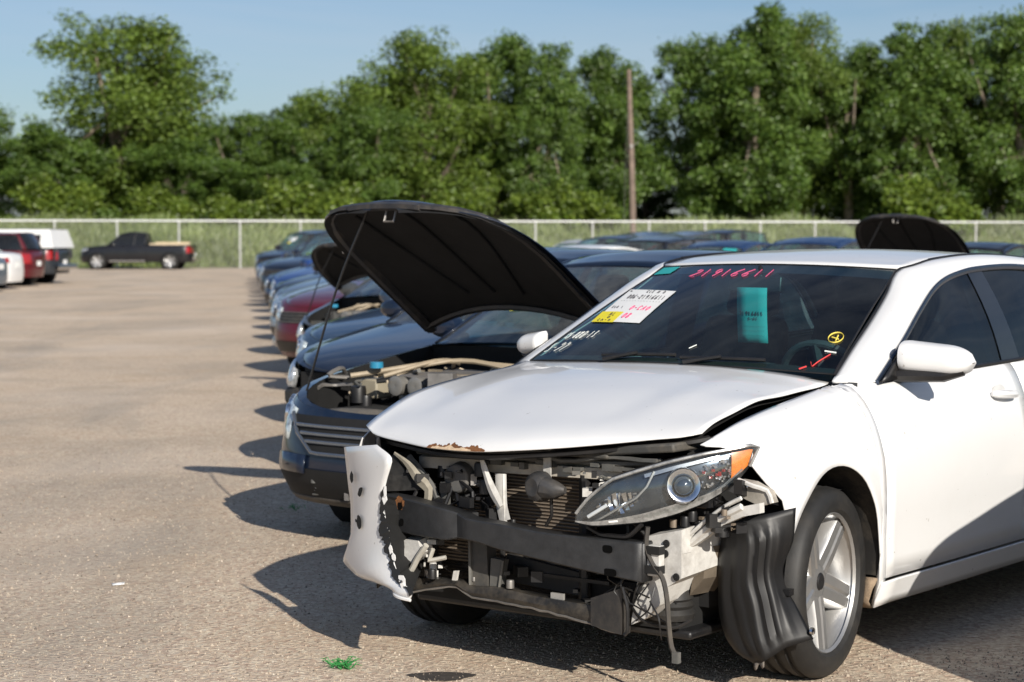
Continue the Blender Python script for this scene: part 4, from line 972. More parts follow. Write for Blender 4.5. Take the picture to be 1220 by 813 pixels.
def arch_z(x):
    z = .205
    for xc, rx in ((AX, ARX), (RAX, .345)):
        if abs(x-xc) < rx: z = max(z, AZ+ARZ*math.sqrt(1-((x-xc)/rx)**2)*(1 if xc == AX else .95))
    return z
dprof = pchip([(0,.055),(.08,.030),(.16,.012),(.22,.014),(.30,.012),(.5,0),(.62,.0),(.75,.004)])
def side(x, z, off=0.0):
    zc = ZC(x); h = clamp((z-.2)/(zc-.2)); W = Wf(x); d = dprof(h); q = clamp((h-.60)/.40)
    e = 1-math.sqrt(max(0, 1-q*q)); d += (W-YC(x)-.004*(1-q))*lerp(q*q, e, KE(x))
    for xc in (AX, RAX):   # flared arch lips
        rr = math.hypot((x-xc)/ARX, (z-AZ)/ARZ)
        d -= .013*math.exp(-((rr-1)/.16)**2)*(1-q)
    return Vector((x, W-d+off, z))
def spanel(mb, xs, zlo, zhi, nv=14, off=0, sd=1):
    rows = []
    for x in xs:
        a = zlo(x) if callable(zlo) else zlo; b = min(ZC(x), zhi(x) if callable(zhi) else zhi)
        row = []
        for k in range(nv):
            t = math.sin(math.pi/2*k/(nv-1)); p = side(x, lerp(a, b, t), off); p.y *= sd; row.append(p)
        rows.append(row)
    mb.grid(rows, flip=sd < 0); return mb
def archxs(xc, rx, lo, hi): return [x for x in (xc+rx*math.cos(math.pi*k/26) for k in range(27)) if lo < x < hi]
def spanel_f(mb, xs, zlo, zhi, nv, off, sd):
    rows = []
    for x in xs:
        a = zlo(x); b = ZC(x)-(.065 if sd < 0 else 0); wgt = clamp((-.06-x)/.36)**2; row = []
        for k in range(nv):
            z = lerp(a, b, math.sin(math.pi/2*k/(nv-1))); xx = x+(dfe(z)+.0065+.4215)*wgt; p = side(xx, min(z, ZC(xx)), off); p.y *= sd; row.append(p)
        rows.append(row)
    mb.grid(rows, flip=sd < 0)
dfe = pchip([(.205,-.452),(.30,-.428),(.60,-.40),(.98,-.372)])
for sd in (1, -1):
    # front fender: its front edge is the cut where the lamp sits
    zfe = pchip([(.245,.615),(.30,.665),(.36,.725),(.40,.79),(.46,.822),(.52,.826)])
    m = MB(); xs = sorted(set(lin(-.422, .495, 30)+archxs(AX, ARX, -.42, .245)+[AX-ARX+.0005, AX-ARX-.0005]))
    spanel_f(m, xs, lambda x: (zfe(x) if x > .245 else arch_z(x)) if sd > 0 else max(arch_z(x), .55 if x > .28 else 0), lambda x: ZC(x), 16, 0, sd)
    fe = m.build('fender', WHITE, hero, 40, solid=-.005)
    # dirty inner lip of the arch
    m = MB(); aa = lin(math.pi*1.02, .18, 26); rows = []
    for a in aa:
        x = AX+ARX*math.cos(a)*1.004; z = AZ+ARZ*math.sin(a)*1.003; p = side(min(x, .24), z); rows.append([Vector((x, sd*(p.y-.003), z)), Vector((x, sd*(p.y-.03), z+.004)), Vector((AX+(x-AX)*1.06, sd*.62, AZ+(z-AZ)*1.05)), Vector((AX+(x-AX)*1.06, sd*.40, AZ+(z-AZ)*1.05))])
    m.grid(rows, flip=sd > 0); m.build('wheel_well', simple('wheel well felt', (.012,.011,.010), .9, bmp=.2, dirt=.4), hero)
    # doors, rear quarter, rocker
    xb0, xb1 = -.428, -1.665
    dfe = pchip([(.205,-.452),(.30,-.428),(.60,-.40),(.98,-.372)])
    for nm, xa, xb in (('door', -.428, -1.645), ('door', -1.655, -2.52)):
        m = MB(); rows = []
        for i in range(18):
            row = []; t = i/17
            for k in range(16):
                zz = lerp(.292+.0*t, 1, 0)
                x = lerp(xa, xb, t); z = lerp(.292, ZC(x)-.002, math.sin(math.pi/2*k/15))
                if xa > -.5: x = x+(dfe(z)+.428)*(1-t)**3
                else:
                    d = arch_z(x)
                    z = lerp(max(.292, d+.02), ZC(x)-.002, math.sin(math.pi/2*k/15))
                p = side(x, min(z, ZC(x)), .002 if xa > -.5 else .0015); p.y *= sd; row.append(p)
            rows.append(row)
        m.grid(rows, flip=sd > 0); dr = m.build(nm, WHITE, hero, 40, solid=.006)
        hx = -1.33 if xa > -.5 else -2.28; hz = .892
        m = MB(); q = [side(hx-.20*t, hz-.012*t, .012+.026*math.sin(math.pi*clamp(t*1.02))**.5) for t in lin(0, 1, 12)]
        m.tube([Vector((p.x, p.y*sd, p.z)) for p in q], [.010]+[.0165]*10+[.010], 8, up=(0,0,1)); m.build('handle', WHITE, dr)
        m = MB(); m.lathe([(.001, 0), (.034, .001), (.038, .003)], 16, Vector((0,0,0)), 'y'); m.xform(Matrix.Translation((hx-.09, sd*(side(hx-.09, hz).y+.0015), hz+.004)) @ Matrix.Diagonal((1.7, -1.0, .75, 1))); m.build('handle_recess', simple('shaded white recess', (.55,.55,.54), .4), dr)  # shade of the recess is put into this greyer white
    m = MB(); spanel(m, sorted(lin(-2.53, -3.79, 24)+archxs(RAX, .345, -3.3, -2.53)), lambda x: max(.24, arch_z(x)), ZC, 14, 0, sd); m.build('rear_quarter', WHITE, hero, 40, solid=.005)
    m = MB(); spanel(m, lin(-.375, -2.47, 16), .195, lambda x: .284, 6, .004, sd); m.build('rocker', WHITE, hero, 40, solid=.01)
    m = MB(); rows = [[Vector((x, sd*(side(-.41, z).y-q), z)) for q in (.0, .05)] for x, z in ((-.368,.30),(-.352,.26),(-.362,.215),(-.40,.19))]
    m.grid(rows, flip=sd > 0); m.build('mud_flap', simple('dried mud', (.23,.17,.115), .95, var=.5, vscale=30, bmp=.5), hero, solid=.006)
# rear end
m = MB(); rows = [[Vector((x, q*YC(x), ZC(x)+.03*(1-q*q))) for q in lin(-1, 1, 9)] for x in lin(-3.02, -3.8, 8)]; m.grid(rows); m.build('trunk_lid', WHITE, hero)
m = MB(); m.grid([[Vector((-3.80-.03*(1-q*q), q*.61, z)) for z in lin(.25, .99, 5)] for q in lin(-1, 1, 9)]); m.build('rear_bumper', WHITE, hero)
# hood (buckled up at its left front corner)
HF = [(.515,-.735,.815),(.555,-.66,.79),(.60,-.50,.777),(.650,-.30,.769),(.68,-.10,.774),(.668,.06,.787),(.63,.24,.805),(.585,.40,.825),(.54,.53,.843),(.500,.625,.855),(.455,.668,.866)]
HB = [(-.40,-.70,1.008),(-.375,-.56,1.012),(-.345,-.38,1.02),(-.325,-.18,1.027),(-.32,0,1.03),(-.325,.18,1.029),(-.345,.38,1.020),(-.37,.56,1.003),(-.392,.64,.988),(-.40,.672,.980)]
hf = curve3(HF, 41); hb = curve3(HB, 41)
hsh = pchip([(0,0),(.02,.095),(.05,.17),(.10,.25),(.22,.385),(.5,.68),(.75,.87),(1,1)])
hshL = pchip([(0,0),(.02,.04),(.10,.20),(.32,.56),(.6,.74),(.88,.88),(1,1)])
rows = []
NR = 34
for i in range(NR):
    r_ = (i/(NR-1))**1.5; row = []
    for k in range(41):
        a, b = hf[k], hb[k]; s = k/40; p = a.lerp(b, r_); wl = clamp((s-.72)/.28); wr_ = clamp((.12-s)/.12)
        sh = lerp(hsh(r_), hshL(r_), max(wl, wr_*.8)); p.z = lerp(a.z, b.z, sh)
        # bonnet plan: side edges bow outward, two soft creases
        bow = math.sin(math.pi*r_)*.030; p.y += bow*(2*s-1)*abs(2*s-1) if s < .5 else -.012*math.sin(math.pi*r_)*(2*s-1)**3
        p.z += .007*math.sin(math.pi*r_)**2*math.exp(-((abs(2*s-1)-.62)/.12)**2) + .012*math.sin(math.pi*r_)*(1-(2*s-1)**2)
        p.z += .006*math.sin(r_*17)*wl*wl*(1-r_) + .004*wl*math.sin(math.pi*r_)
        row.append(p)
    rows.append(row)
m = MB(); m.grid(rows); hood = m.build('hood', WHITE, hero, 60, solid=.004)
# chipped filler and rust along the lip
m = MB(); m.grid([[p+Vector((.004,0,-.001+.002*j)) for p in [rows[j][k]+Vector((0.0015,0,.0015)) for k in range(13, 22)]] for j in (0, 1)]);
def lip(k0, k1, j0, j1, off, seed):
    r = random.Random(seed); m = MB(); top, bot = [], []
    for i in range(int((k1-k0)*6)+1):
        k = k0+i/6; ka = min(39, int(k)); f = k-ka; t = i/((k1-k0)*6); env = math.sin(math.pi*t)**.3*(.85+.15*math.sin(t*17))
        def P(j):
            ja = int(j); g_ = j-ja; a = rows[ja][ka].lerp(rows[ja][ka+1], f); b = rows[ja+1][ka].lerp(rows[ja+1][ka+1], f); return a.lerp(b, g_)+Vector((off*.8,0,off*.6))
        top.append(P(j0+(j1-j0)*env*r.uniform(.7, 1.0))); bot.append(P(j0+.02)+Vector((0,0,-.001)))
    m.grid([bot, top]); return m
lip(11.3, 19.2, .0, 2.6, .0016, 1).build('rusty_chip', RUST, hood, smooth=0)
lip(12.0, 17.6, .0, 1.7, .0030, 2).build('bare_filler', simple('bare filler', (.60,.45,.30), .8, var=.25, vscale=40), hood, smooth=0)
# dark tube painting the shadow under the lip, also its weather seal
m = MB(); m.tube([p+Vector((-.045,0,-.022)) for p in hf], .011, 6); m.build('hood_shadow_seal', BLACKPL, hood)
m = MB(); m.grid([[rows[j][k]+Vector((-.02,0,-.03)) for k in range(1, 40)] for j in range(3, NR-1, 3)], flip=True); m.build('hood_inner_frame', DARK, hood)
# cowl
m = MB(); m.grid([[Vector((x-.10*q*q, .69*q, z-.022*q*q)) for q in lin(-1, 1, 15)] for x, z in ((-.29,1.013),(-.35,1.008),(-.42,1.03))]); m.build('cowl', BLACKPL, hero)
# windshield, as a slightly bowed sheet
def W(a, b, lift=0.0):
    base = Vector((-.31-.10*a*a, .68*a, 1.03-.02*a*a)); top = Vector((-1.09-.085*a*a, .54*a, 1.392-.018*a*a))
    return base.lerp(top, b)+Vector((.35,0,.93))*(.02*math.sin(math.pi*b)*(1-.6*a*a)+lift)
WSG = glassmat('windshield glass', (.54,.82,.83), .014)
m = MB(); m.grid([[W(a, b) for b in lin(0, 1, 12)] for a in lin(-1, 1, 24)], flip=True); ws = m.build('windshield', WSG, hero)
m = MB()
rim_ = [W(a, 0) for a in lin(-1, 1, 20)]+[W(1, b) for b in lin(.06, .97, 12)]+[W(a, 1) for a in lin(1, -1, 20)]+[W(-1, b) for b in lin(.97, .06, 12)]
m.tube(rim_, .0035, 6, closed=True); m.build('glass_seal', BLACKPL, ws)
m = MB(); m.grid([[W(a, b, -.003) for b in (.90, 1.0)] for a in lin(-1, 1, 16)], flip=True); m.build('shade_band', simple('ceramic band', (.008,.010,.018), .4), ws)
m = MB(); m.grid([[W(a, b, -.003) for b in (.0, .05)] for a in lin(-1, 1, 16)], flip=True); m.build('frit_band', DARK, ws)
for y0 in (.12, -.42):   # wipers parked at the cowl
    m = MB(); m.tube([W(clamp(y0+t*.8, -1, 1), .028+.02*math.sin(t*2), .012) for t in lin(0, .62, 8)], .007, 6); m.tube([W(y0+.05, -.02, .02), W(y0+.25, .035, .022)], .008, 6); m.build('wiper', BLACKPL, ws)
# roof and side frames
RZ = pchip([(-1.09,1.392),(-1.35,1.432),(-1.75,1.452),(-2.2,1.442),(-2.55,1.40)])
DIT = [(-1.175,.54,1.374),(-1.217,.58,1.386),(-1.403,.58,1.411),(-1.8,.58,1.427),(-2.3,.58,1.408),(-2.62,.57,1.352)]
dz = pchip([(p[0], p[2]) for p in DIT[1:]])
m = MB(); rr_ = []
for x in lin(-1.09, -2.60, 18):
    zc = RZ(x); row = []
    for q in lin(-1, 1, 21):
        xx = x-.085*q*q*clamp((x+1.7)/.6); ze = dz(xx); row.append(Vector((xx, (.577 if xx < -1.2 else .54)*q, lerp(zc, ze, abs(q)**2.2))))
    rr_.append(row)
m.grid(rr_, flip=False); m.build('roof', WHITE, hero, 60, solid=.012)
GA = [(-.50,.802,.985),(-.787,.762,1.122),(-1.0,.727,1.230),(-1.155,.703,1.30),(-1.25,.69,1.328),(-1.40,.675,1.354),(-1.60,.67,1.375),(-1.9,.668,1.383),(-2.2,.67,1.372),(-2.45,.68,1.325),(-2.68,.715,1.22),(-2.85,.75,1.10),(-2.93,.765,1.045)]
WL = [(-.412,.682,1.004),(-.61,.65,1.10),(-.81,.615,1.188),(-1.0,.58,1.28),(-1.175,.545,1.374),(-1.25,.582,1.392),(-1.403,.582,1.412),(-1.8,.582,1.428),(-2.3,.582,1.409),(-2.62,.58,1.352),(-2.85,.61,1.22),(-3.0,.63,1.13),(-3.08,.64,1.075)]
ga = curve3(GA, 60); wl = curve3(WL, 60)
for sd in (1, -1):
    m = MB(); R_ = []
    for a, b in zip(wl, ga):
        o_ = (b-a); nrm = Vector((.25, .45, .85)).normalized()
        R_.append([Vector((p.x, p.y*sd, p.z)) for p in [a.lerp(b, t)+nrm*.018*math.sin(math.pi*t)**.8 for t in lin(0, 1, 9)]])
    # root of the pillar blends into the fender
    root0 = [Vector((lerp(-.36,-.44,t), sd*lerp(.70,.79,t), lerp(.99,.984,t))) for t in lin(0, 1, 9)]
    m.grid([root0]+R_, flip=sd < 0); m.build('pillar', WHITE, hero, 60, solid=.010)
    m = MB(); m.tube([Vector((p.x, sd*(p.y+.004), p.z-.004)) for p in ga], .0125, 8, flat=.6); m.build('window_trim', simple('dark bright trim', (.05,.07,.11), .2, metal=.7), hero)
    m = MB(); m.tube([Vector((p.x, sd*p.y, p.z+.001)) for p in wl[22:52]], .007, 6); m.tube([Vector((p.x, sd*p.y, p.z+.001)) for p in wl[0:23]], .005, 6); m.build('roof_ditch', BLACKPL, hero)
    # side glass between belt and frame
    bel = lambda x: Vector((x, YC(x)+.004, ZC(x)-.001))
    topc = pchip([(p.x, p.z) for p in ga]); topy = pchip([(p.x, p.y) for p in ga])
    def gl(xb0, xb1, xt0, xt1, off=0.0, n=10):
        out = []
        for t in lin(0, 1, n):
            xb, xt = lerp(xb0, xb1, t), lerp(xt0, xt1, t); a = bel(xb); b = Vector((xt, topy(xt), topc(xt)-.006)); row = []
            for q in lin(0, 1, 7): p = a.lerp(b, q); p.y += .016*math.sin(math.pi*q)+off; p.y *= sd; row.append(p)
            out.append(row)
        return out
    # front glass follows the sloping pillar: split in the triangular quarter and the main pane
    SG = glassmat('side glass', (.10,.17,.21), .010)
    m = MB(); m.grid(gl(-.60, -1.60, -.64, -1.52, -.004, 14) if False else gl(-.56, -1.585, -.60, -1.535, -.004, 16), flip=sd > 0); m.build('side_window', SG, hero)
    m = MB(); m.grid(gl(-1.585, -1.76, -1.535, -1.67, .0, 5), flip=sd > 0); m.build('door_pillar', simple('gloss black', (.010,.010,.011), .3, coat=.6), hero)
    m = MB(); m.grid(gl(-1.76, -2.86, -1.67, -2.62, -.004, 12), flip=sd > 0); m.build('side_window', SG, hero)
    m = MB(); m.tube([bel(x) if sd > 0 else Vector((x, -bel(x).y, bel(x).z)) for x in lin(-.52, -2.9, 24)], .010, 6, flat=.8); m.build('belt_moulding', BLACKPL, hero)
    # sail and mirror
    m = MB(); sp = [Vector((-.49,.812,.982)), Vector((-.70,.812,.990)), Vector((-.745,.785,1.095)), Vector((-.62,.800,1.045))]
    m.grid([[Vector((p.x, sd*(p.y+o2), p.z)) for p in (sp[0].lerp(sp[1], t), sp[0].lerp(sp[1], t).lerp(sp[3].lerp(sp[2], t), .5), sp[3].lerp(sp[2], t))] for t in lin(0, 1, 4) for o2 in (.016,)], flip=sd > 0); m.build('mirror_sail', BLACKPL, hero, solid=.012)
    m = MB(); rows_ = []; yo = 1.078 if sd > 0 else .955; N_ = 18
    for i in range(N_+1):       # sections across the cap from inboard to outboard
        t = i/N_; y = lerp(.808, yo, t); end = math.sqrt(max(0, 1-clamp((t-.62)/.38)**2.2)); st_ = math.sqrt(max(.0, 1-clamp((.10-t)/.10)**2))
        hz_ = (lerp(.060, .052, t)*end+.002)*lerp(.72, 1, st_)*(1 if sd > 0 else .8); zc_ = lerp(1.066, 1.050, t); dx_ = .085*lerp(.4, 1, end)*lerp(.5, 1, st_); row = []
        for k in range(17):
            a = math.pi*(k/16)-math.pi/2
            row.append(Vector((-.70-.035*t+dx_*math.copysign(abs(math.cos(a))**.75, math.cos(a)), sd*y, zc_+hz_*math.copysign(abs(math.sin(a))**.8, math.sin(a)))))
        rows_.append(row)
    m.grid(rows_, flip=sd < 0); m.poly([r[0] for r in rows_]+[r[16] for r in rows_[::-1]], flip=sd > 0); m.poly(rows_[0], flip=sd > 0)
    mi = m.build('mirror', WHITE, hero, 50)
    m = MB(); m.tube([Vector((-.64, sd*.795, .998)), Vector((-.655, sd*.86, 1.0)), Vector((-.68, sd*(yo-.10), 1.002)), Vector((-.70, sd*(yo-.03), 1.018))], [.026,.025,.023,.014], 8, flat=1.5); m.build('mirror_base', BLACKPL, mi)
# rear glass
m = MB(); m.grid([[Vector((-3.10+.06*a*a, .63*a, 1.07)).lerp(Vector((-2.62+.03*a*a, .56*a, 1.355+.03*(1-a*a))), b) for b in lin(0, 1, 5)] for a in lin(-1, 1, 9)]); m.build('rear_window', GLASSDARK, hero)
# interior
m = MB(); CAB = simple('cabin plastic', (.045,.047,.050), .7, var=.2)
m.grid([[Vector((x, y, .62)) for y in lin(-.80, .80, 3)] for x in (.0, -2.9)])
m.grid([[Vector((-.40, y, z)) for y in lin(-.78, .78, 3)] for z in (.6, .985)])
for sd in (1, -1): m.grid([[Vector((x, sd*(YC(x)-.06), z)) for z in (.6, .95)] for x in lin(-.45, -2.9, 6)], flip=sd < 0)
m.box((-2.82, 0, .86), (.30, 1.3, .30))
m.grid([[p+Vector((0,0,-.022)) for p in row] for row in rr_], flip=True)
for sd in (1, -1): m.grid([[Vector((p.x-.01, sd*(p.y-.03), p.z-.025)) for p in (a.lerp(b, t) for t in (0, .5, .93))] for a, b in zip(wl, ga)], flip=sd > 0); m.grid([[Vector((lerp(-1.56,-1.52,t)-w_, sd*lerp(.77,.64,t), lerp(.97,1.36,t))) for w_ in (0, .16)] for t in lin(0, 1, 4)])
m.build('cabin_lining', CAB, hero)
m = MB(); m.grid([[Vector((x, q*.72, z+.035*math.exp(-((q-.5)/.22)**2)*(1 if x < -.5 else .2)-.02*q*q)) for q in lin(-1, 1, 21)] for x, z in ((-.40,.985),(-.55,.99),(-.70,.985),(-.80,.95),(-.84,.86),(-.82,.7))]); m.build('dashboard', CAB, hero)
m = MB(); sw = Matrix.Translation((-.93, .37, .93)) @ Matrix.Rotation(R(-62), 4, 'Y')
m.tube([sw @ Vector((.185*math.cos(a), .185*math.sin(a), 0)) for a in lin(0, 2*math.pi, 33)[:-1]], .015, 8, closed=True)
for a in (0, math.pi, -math.pi/2): m.tube([sw @ Vector((0,0,-.02)), sw @ Vector((.185*math.cos(a), .185*math.sin(a), 0))], .018, 6)
m.lathe([(.001,.02),(.06,.015),(.07,-.02)], 14, (0,0,0), 'z') if False else None
m.build('steering_wheel', CAB, hero)
for sx, sy in ((-1.50,.37),(-1.50,-.37),(-2.42,.33),(-2.42,-.33)):
    m = MB(); Rm = Matrix.Rotation(R(-16), 3, 'Y')
    m.box((sx, sy, .86), (.15, .48, .62), Rm, .80); m.box((sx+.28, sy, .63), (.52, .48, .14)); st = m.build('seat', SEAT, hero, bevel=.05)
    m = MB(); m.box((sx-.135, sy, 1.245), (.09, .25, .17), Rm, .85); m.build('headrest', SEAT, st, bevel=.03)
m = MB(); m.box((-1.02, .0, 1.312), (.03, .24, .065), Matrix.Rotation(R(-8), 3, 'Y')); m.tube([(-1.02,.02,1.335),(-1.05,.0,1.385)], .012, 6); m.build('rear_view_mirror', BLACKPL, hero, bevel=.01)
# card hanging from the mirror
tg = MB(); tx, ty0, ty1, tz0, tz1 = -.985, -.062, .076, 1.078, 1.300
tg.grid([[Vector((tx+.012*math.sin((z-tz0)*9), y, z)) for y in lin(ty0, ty1, 4)] for z in lin(tz0, tz1, 8)], flip=True)
tgo = tg.build('hanging_tag', TEAL, None, solid=.001); tgo.location = hero.location; tgo.rotation_euler = hero.rotation_euler
tag(tgo, 'teal printed card hanging from the inside mirror behind the white sedan windshield', 'hanging tag')
# ---- print and marker writing
FONT = {'0':[[(.1,.2),(.1,.8),(.3,1),(.5,.9),(.55,.3),(.35,0),(.1,.2)]],'1':[[(.1,1),(.35,0)]][:1],'2':[[(.03,.78),(.2,1),(.46,.92),(.44,.66),(.05,.06)],[(.05,.06),(.62,.0)]],'3':[[(.1,.95),(.45,.95),(.3,.55),(.5,.35),(.4,.05),(.05,.05)]],'5':[[(.55,1),(.15,.95),(.1,.55),(.45,.55),(.5,.2),(.05,0)]],'6':[[(.45,1),(.15,.6),(.06,.2),(.28,0),(.5,.18),(.38,.45),(.10,.30)]],'8':[[(.5,.85),(.3,1),(.1,.8),(.5,.25),(.3,0),(.05,.2),(.5,.85)]],'9':[[(.5,.82),(.3,1),(.06,.78),(.2,.5),(.42,.6),(.5,.82)],[(.5,.82),(.42,0)]],'-':[[(.1,.45),(.5,.5)]],'/':[[(.1,0),(.5,1)]],' ':[],'C':[[(.5,.9),(.2,1),(.05,.5),(.2,0),(.5,.1)]],'O':[[(.3,1),(.05,.5),(.3,0),(.55,.5),(.3,1)]],'N':[[(.05,0),(.1,1),(.5,0),(.55,1)]],'E':[[(.5,1),(.1,1),(.1,0),(.5,0)],[(.1,.5),(.4,.5)]],'K':[[(.1,1),(.1,0)],[(.5,1),(.1,.5),(.55,0)]],'A':[[(.0,0),(.3,1),(.55,0)],[(.1,.4),(.45,.4)]],'L':[[(.1,1),(.1,0),(.5,0)]]}
def write(txt, f, wid, r, mat, name, parent, slant=.15, jit=0, seed=1):
    """handwriting: strokes as thin paint ribbons; f(u, v) gives the surface point, u along the text 0..1, v up 0..1"""
    m = MB(); rr = random.Random(seed); n = len(txt)
    for i, ch in enumerate(txt):
        for st in FONT.get(ch, []):
            pts = [(p[0]+slant*p[1]+rr.uniform(-jit, jit), p[1]+rr.uniform(-jit, jit)) for p in st]
            P = [f((i+p[0])/n, p[1]) for p in pts]; m.tube(curve3(P, 4*len(P)) if len(P) > 2 else P, r, 5, flat=.5)
    return m.build(name, mat, parent)
bil = lambda q: (lambda u, v, lift=.0035: W(lerp(lerp(q[0][0], q[3][0], u), lerp(q[1][0], q[2][0], u), v), lerp(lerp(q[0][1], q[3][1], u), lerp(q[1][1], q[2][1], u), v), lift))
# big sheet behind the glass
S_ = WP['sheet']; q_ = [S_[0], S_[1], S_[2], S_[3]]; sf = bil(q_)
m = MB(); m.grid([[sf(u, v, .003) for v in lin(0, 1, 6)] for u in lin(0, 1, 6)], flip=True); sh = m.build('auction_sheet', PAPER, ws)
m = MB()
m.grid([[sf(u, v, .0042) for v in lin(-.02, .29, 3)] for u in lin(-.03, .46, 4)], flip=True); yl = m.build('yellow_label', YELLOW, sh)
def prt(txt, u0, u1, v0, v1, par, mat=INK, rad=.0016, fn=sf, slant=0, lift=.0040): return write(txt, lambda u, v: fn(lerp(u0, u1, u), lerp(v0, v1, v), lift), 1, rad, mat, 'print', par, slant)
prt('006-21916611', .16, .97, .70, .82, sh); prt('CLE N 0', .45, .85, .90, .97, sh, rad=.0014); prt('-', .05, .14, .90, .97, sh, rad=.003)
prt('CLA 1', .08, .34, .40, .46, sh, rad=.0013); prt('--------------', .1, .98, .60, .66, sh, rad=.0005)
prt('0-CAO', .50, .92, .36, .48, sh, PINK, .0020, slant=.2); prt('08', .52, .70, .12, .25, sh, PINK, .0024, slant=.2)
prt('AL', .22, .36, .17, .25, yl, rad=.0018, lift=.0050); prt('0', .24, .32, .09, .14, yl, rad=.0018, lift=.0050); prt('CA-O', .08, .40, .01, .06, yl, rad=.0014, lift=.0050)
m = MB(); m.grid([[W(a, b, .003) for b in (.90, .985)] for a in lin(-.985, -.80, 4)], flip=True); m.build('teal_sticker', TEAL, ws)
write('21916611', lambda u, v: W(lerp(-.54, .20, u), lerp(.838, .925, v)-.004*u, .004), 1, .0020, PINK, 'marker_writing', ws, .22, .02, 4)
write('5-22', lambda u, v: W(lerp(-.97, -.80, u), lerp(.075, .155, v), .004), 1, .0009, WHITEMARK, 'marker_writing', ws, .2, .05, 5)
write('35-02', lambda u, v: W(lerp(-.96, -.82, u), lerp(.20, .26, v), .004), 1, .0009, WHITEMARK, 'marker_writing', ws, .2, .06, 6)
write('80-13', lambda u, v: W(lerp(-.84, -.68, u), lerp(.20, .265, v), .004), 1, .0009, WHITEMARK, 'marker_writing', ws, .2, .06, 7)
m = MB(); c0 = (.905,.292); m.tube([W(c0[0]+.040*math.cos(a), c0[1]+.044*math.sin(a), .004) for a in lin(.4, 2*math.pi+.9, 26)], .0032, 5, flat=.5)
m.tube([W(c0[0]-.022, c0[1], .004), W(c0[0]+.020, c0[1]-.012, .004)], .003, 5); m.tube([W(c0[0]+.006, c0[1]+.02, .004), W(c0[0]+.010, c0[1]-.028, .004)], .003, 5); m.build('marker_circle', YELLOWMARK, ws)
m = MB(); m.tube(curve3([W(.852,.075,.004), W(.872,.040,.004), W(.885,.072,.004), W(.93,.150,.004)], 12), .0030, 5, flat=.5); m.tube([W(.815,.010,.005), W(.845,.035,.005)], .003, 5); m.build('marker_tick', simple('red marker', (.60,.05,.05), .7), ws)
m = MB(); m.tube([W(.89,.172,.004), W(.955,.166,.004)], .0032, 5, flat=.4); m.tube([W(.11,.12,.004), W(.14,.15,.004)], .002, 5); m.build('glass_chip', WHITEMARK, ws)
tf = lambda u, v, lift=0: Vector((tx+.012*math.sin((lerp(tz0, tz1, v)-tz0)*9)+.0045, lerp(ty0, ty1, u), lerp(tz0, tz1, v)))
for t_, u0, u1, v0, v1, rd in (('21916611', .10, .92, .50, .57, .0016), ('2-03', .38, .72, .42, .46, .0012), ('------------', .08, .94, .28, .32, .0006), ('------------', .08, .94, .20, .24, .0006), ('------------', .08, .94, .12, .16, .0006)):
    write(t_, lambda u, v: tf(lerp(u0, u1, u), lerp(v0, v1, v)), 1, rd, INK, 'print', tgo, 0)

# ---- wheels
wheel(hero, (-.04, .775, .327), .327, 1, R(7), 5, .56)
wheel(hero, (-.04, -.775, .327), .327, -1, R(7), 5, .9)
for sd in (1, -1): wheel(hero, (RAX, sd*.775, .327), .327, sd, 0, 5, .6)
HCAP = MB().lathe([(.001,.060),(.026,.060),(.031,.056),(.032,.045)], 20).mesh('hub_cap', BLACKPL)
for o_ in hero.children:
    if o_.name.startswith('wheel') and o_.children:
        for r_o in o_.children:
            if r_o.name.startswith('rim'): mesh_obj('hub_cap', HCAP, o_)
# ---- bare front structure
MET = simple('bare white body metal', (.58,.57,.54), .5, var=.15, vscale=14, dirt=.75, dirtcol=(.14,.115,.09))
SLOT = simple('slot black', (.002,.002,.002), .95, var=.1, spec=.1)
BEAM = simple('black coated beam', (.020,.021,.023), .5, var=.3, vscale=26, bmp=.12, dirt=.10, dirtcol=(.10,.09,.08))
def sheet(pts, depth=(-.01, 0, 0)):
    m = MB(); P = [Vector(p) for p in pts]; d = Vector(depth); b = [p+d for p in P]; n = len(P)
    m.poly(P); m.poly(b, flip=True)
    for i in range(n): m.poly([P[i], b[i], b[(i+1) % n], P[(i+1) % n]])
    return m
# dark engine bay block behind everything
m = MB(); m.box((.02, 0, .52), (.62, 1.24, .50)); m.box((.30, 0, .28), (.34, 1.16, .14)); m.box((-1.6, 0, .32), (2.9, 1.25, .20))
for sd in (1, -1): m.grid([[Vector((x, sd*(.69 if x < .4 else .64), z)) for z in (.56, zz)] for x, zz in ((.50,.80),(.3,.86),(.05,.92),(-.35,.96))])
m.build('engine_bay', DARK, hero)
m = MB(); m.grid([[Vector((x, -.70+.012*math.sin(x*20)+.10*clamp((x-.40)/.2), z)) for z in lin(.24, .83-.05*clamp((x-.3)/.3), 4)] for x in lin(-.20, .60, 12)]); m.build('wheel_liner', BLACKPL, hero, solid=.004)  # unseen sheet added to stop sunlight leaking out past the right side
# radiator pair with fins
def fins():
    m_, nt, b = newmat('radiator fins'); co = coords(nt, 'Object')
    wv = N(nt, 'ShaderNodeTexWave', wave_type='BANDS', bands_direction='Z'); wv.inputs['Scale'].default_value = 26; nt.links.new(co, wv.inputs['Vector'])
    wy = N(nt, 'ShaderNodeTexWave', wave_type='BANDS', bands_direction='Y'); wy.inputs['Scale'].default_value = 60; nt.links.new(co, wy.inputs['Vector'])
    c = mixc(nt, wv.outputs['Fac'], (.035,.028,.022), (.30,.245,.19)); c = mixc(nt, ramp(nt, wy.outputs['Fac'], [(.3,.45),(.7,0.0)]), c, (.05,.04,.03)); c = mixc(nt, ramp(nt, noise(nt, 14, 5, .7, co), [(.45,0.0),(.75,.6)]), c, (.17,.125,.085))
    nt.links.new(c, b.inputs['Base Color']); b.inputs['Roughness'].default_value = .65; b.inputs['Metallic'].default_value = .2
    bump(nt, b, wv.outputs['Fac'], .8, .01); return m_
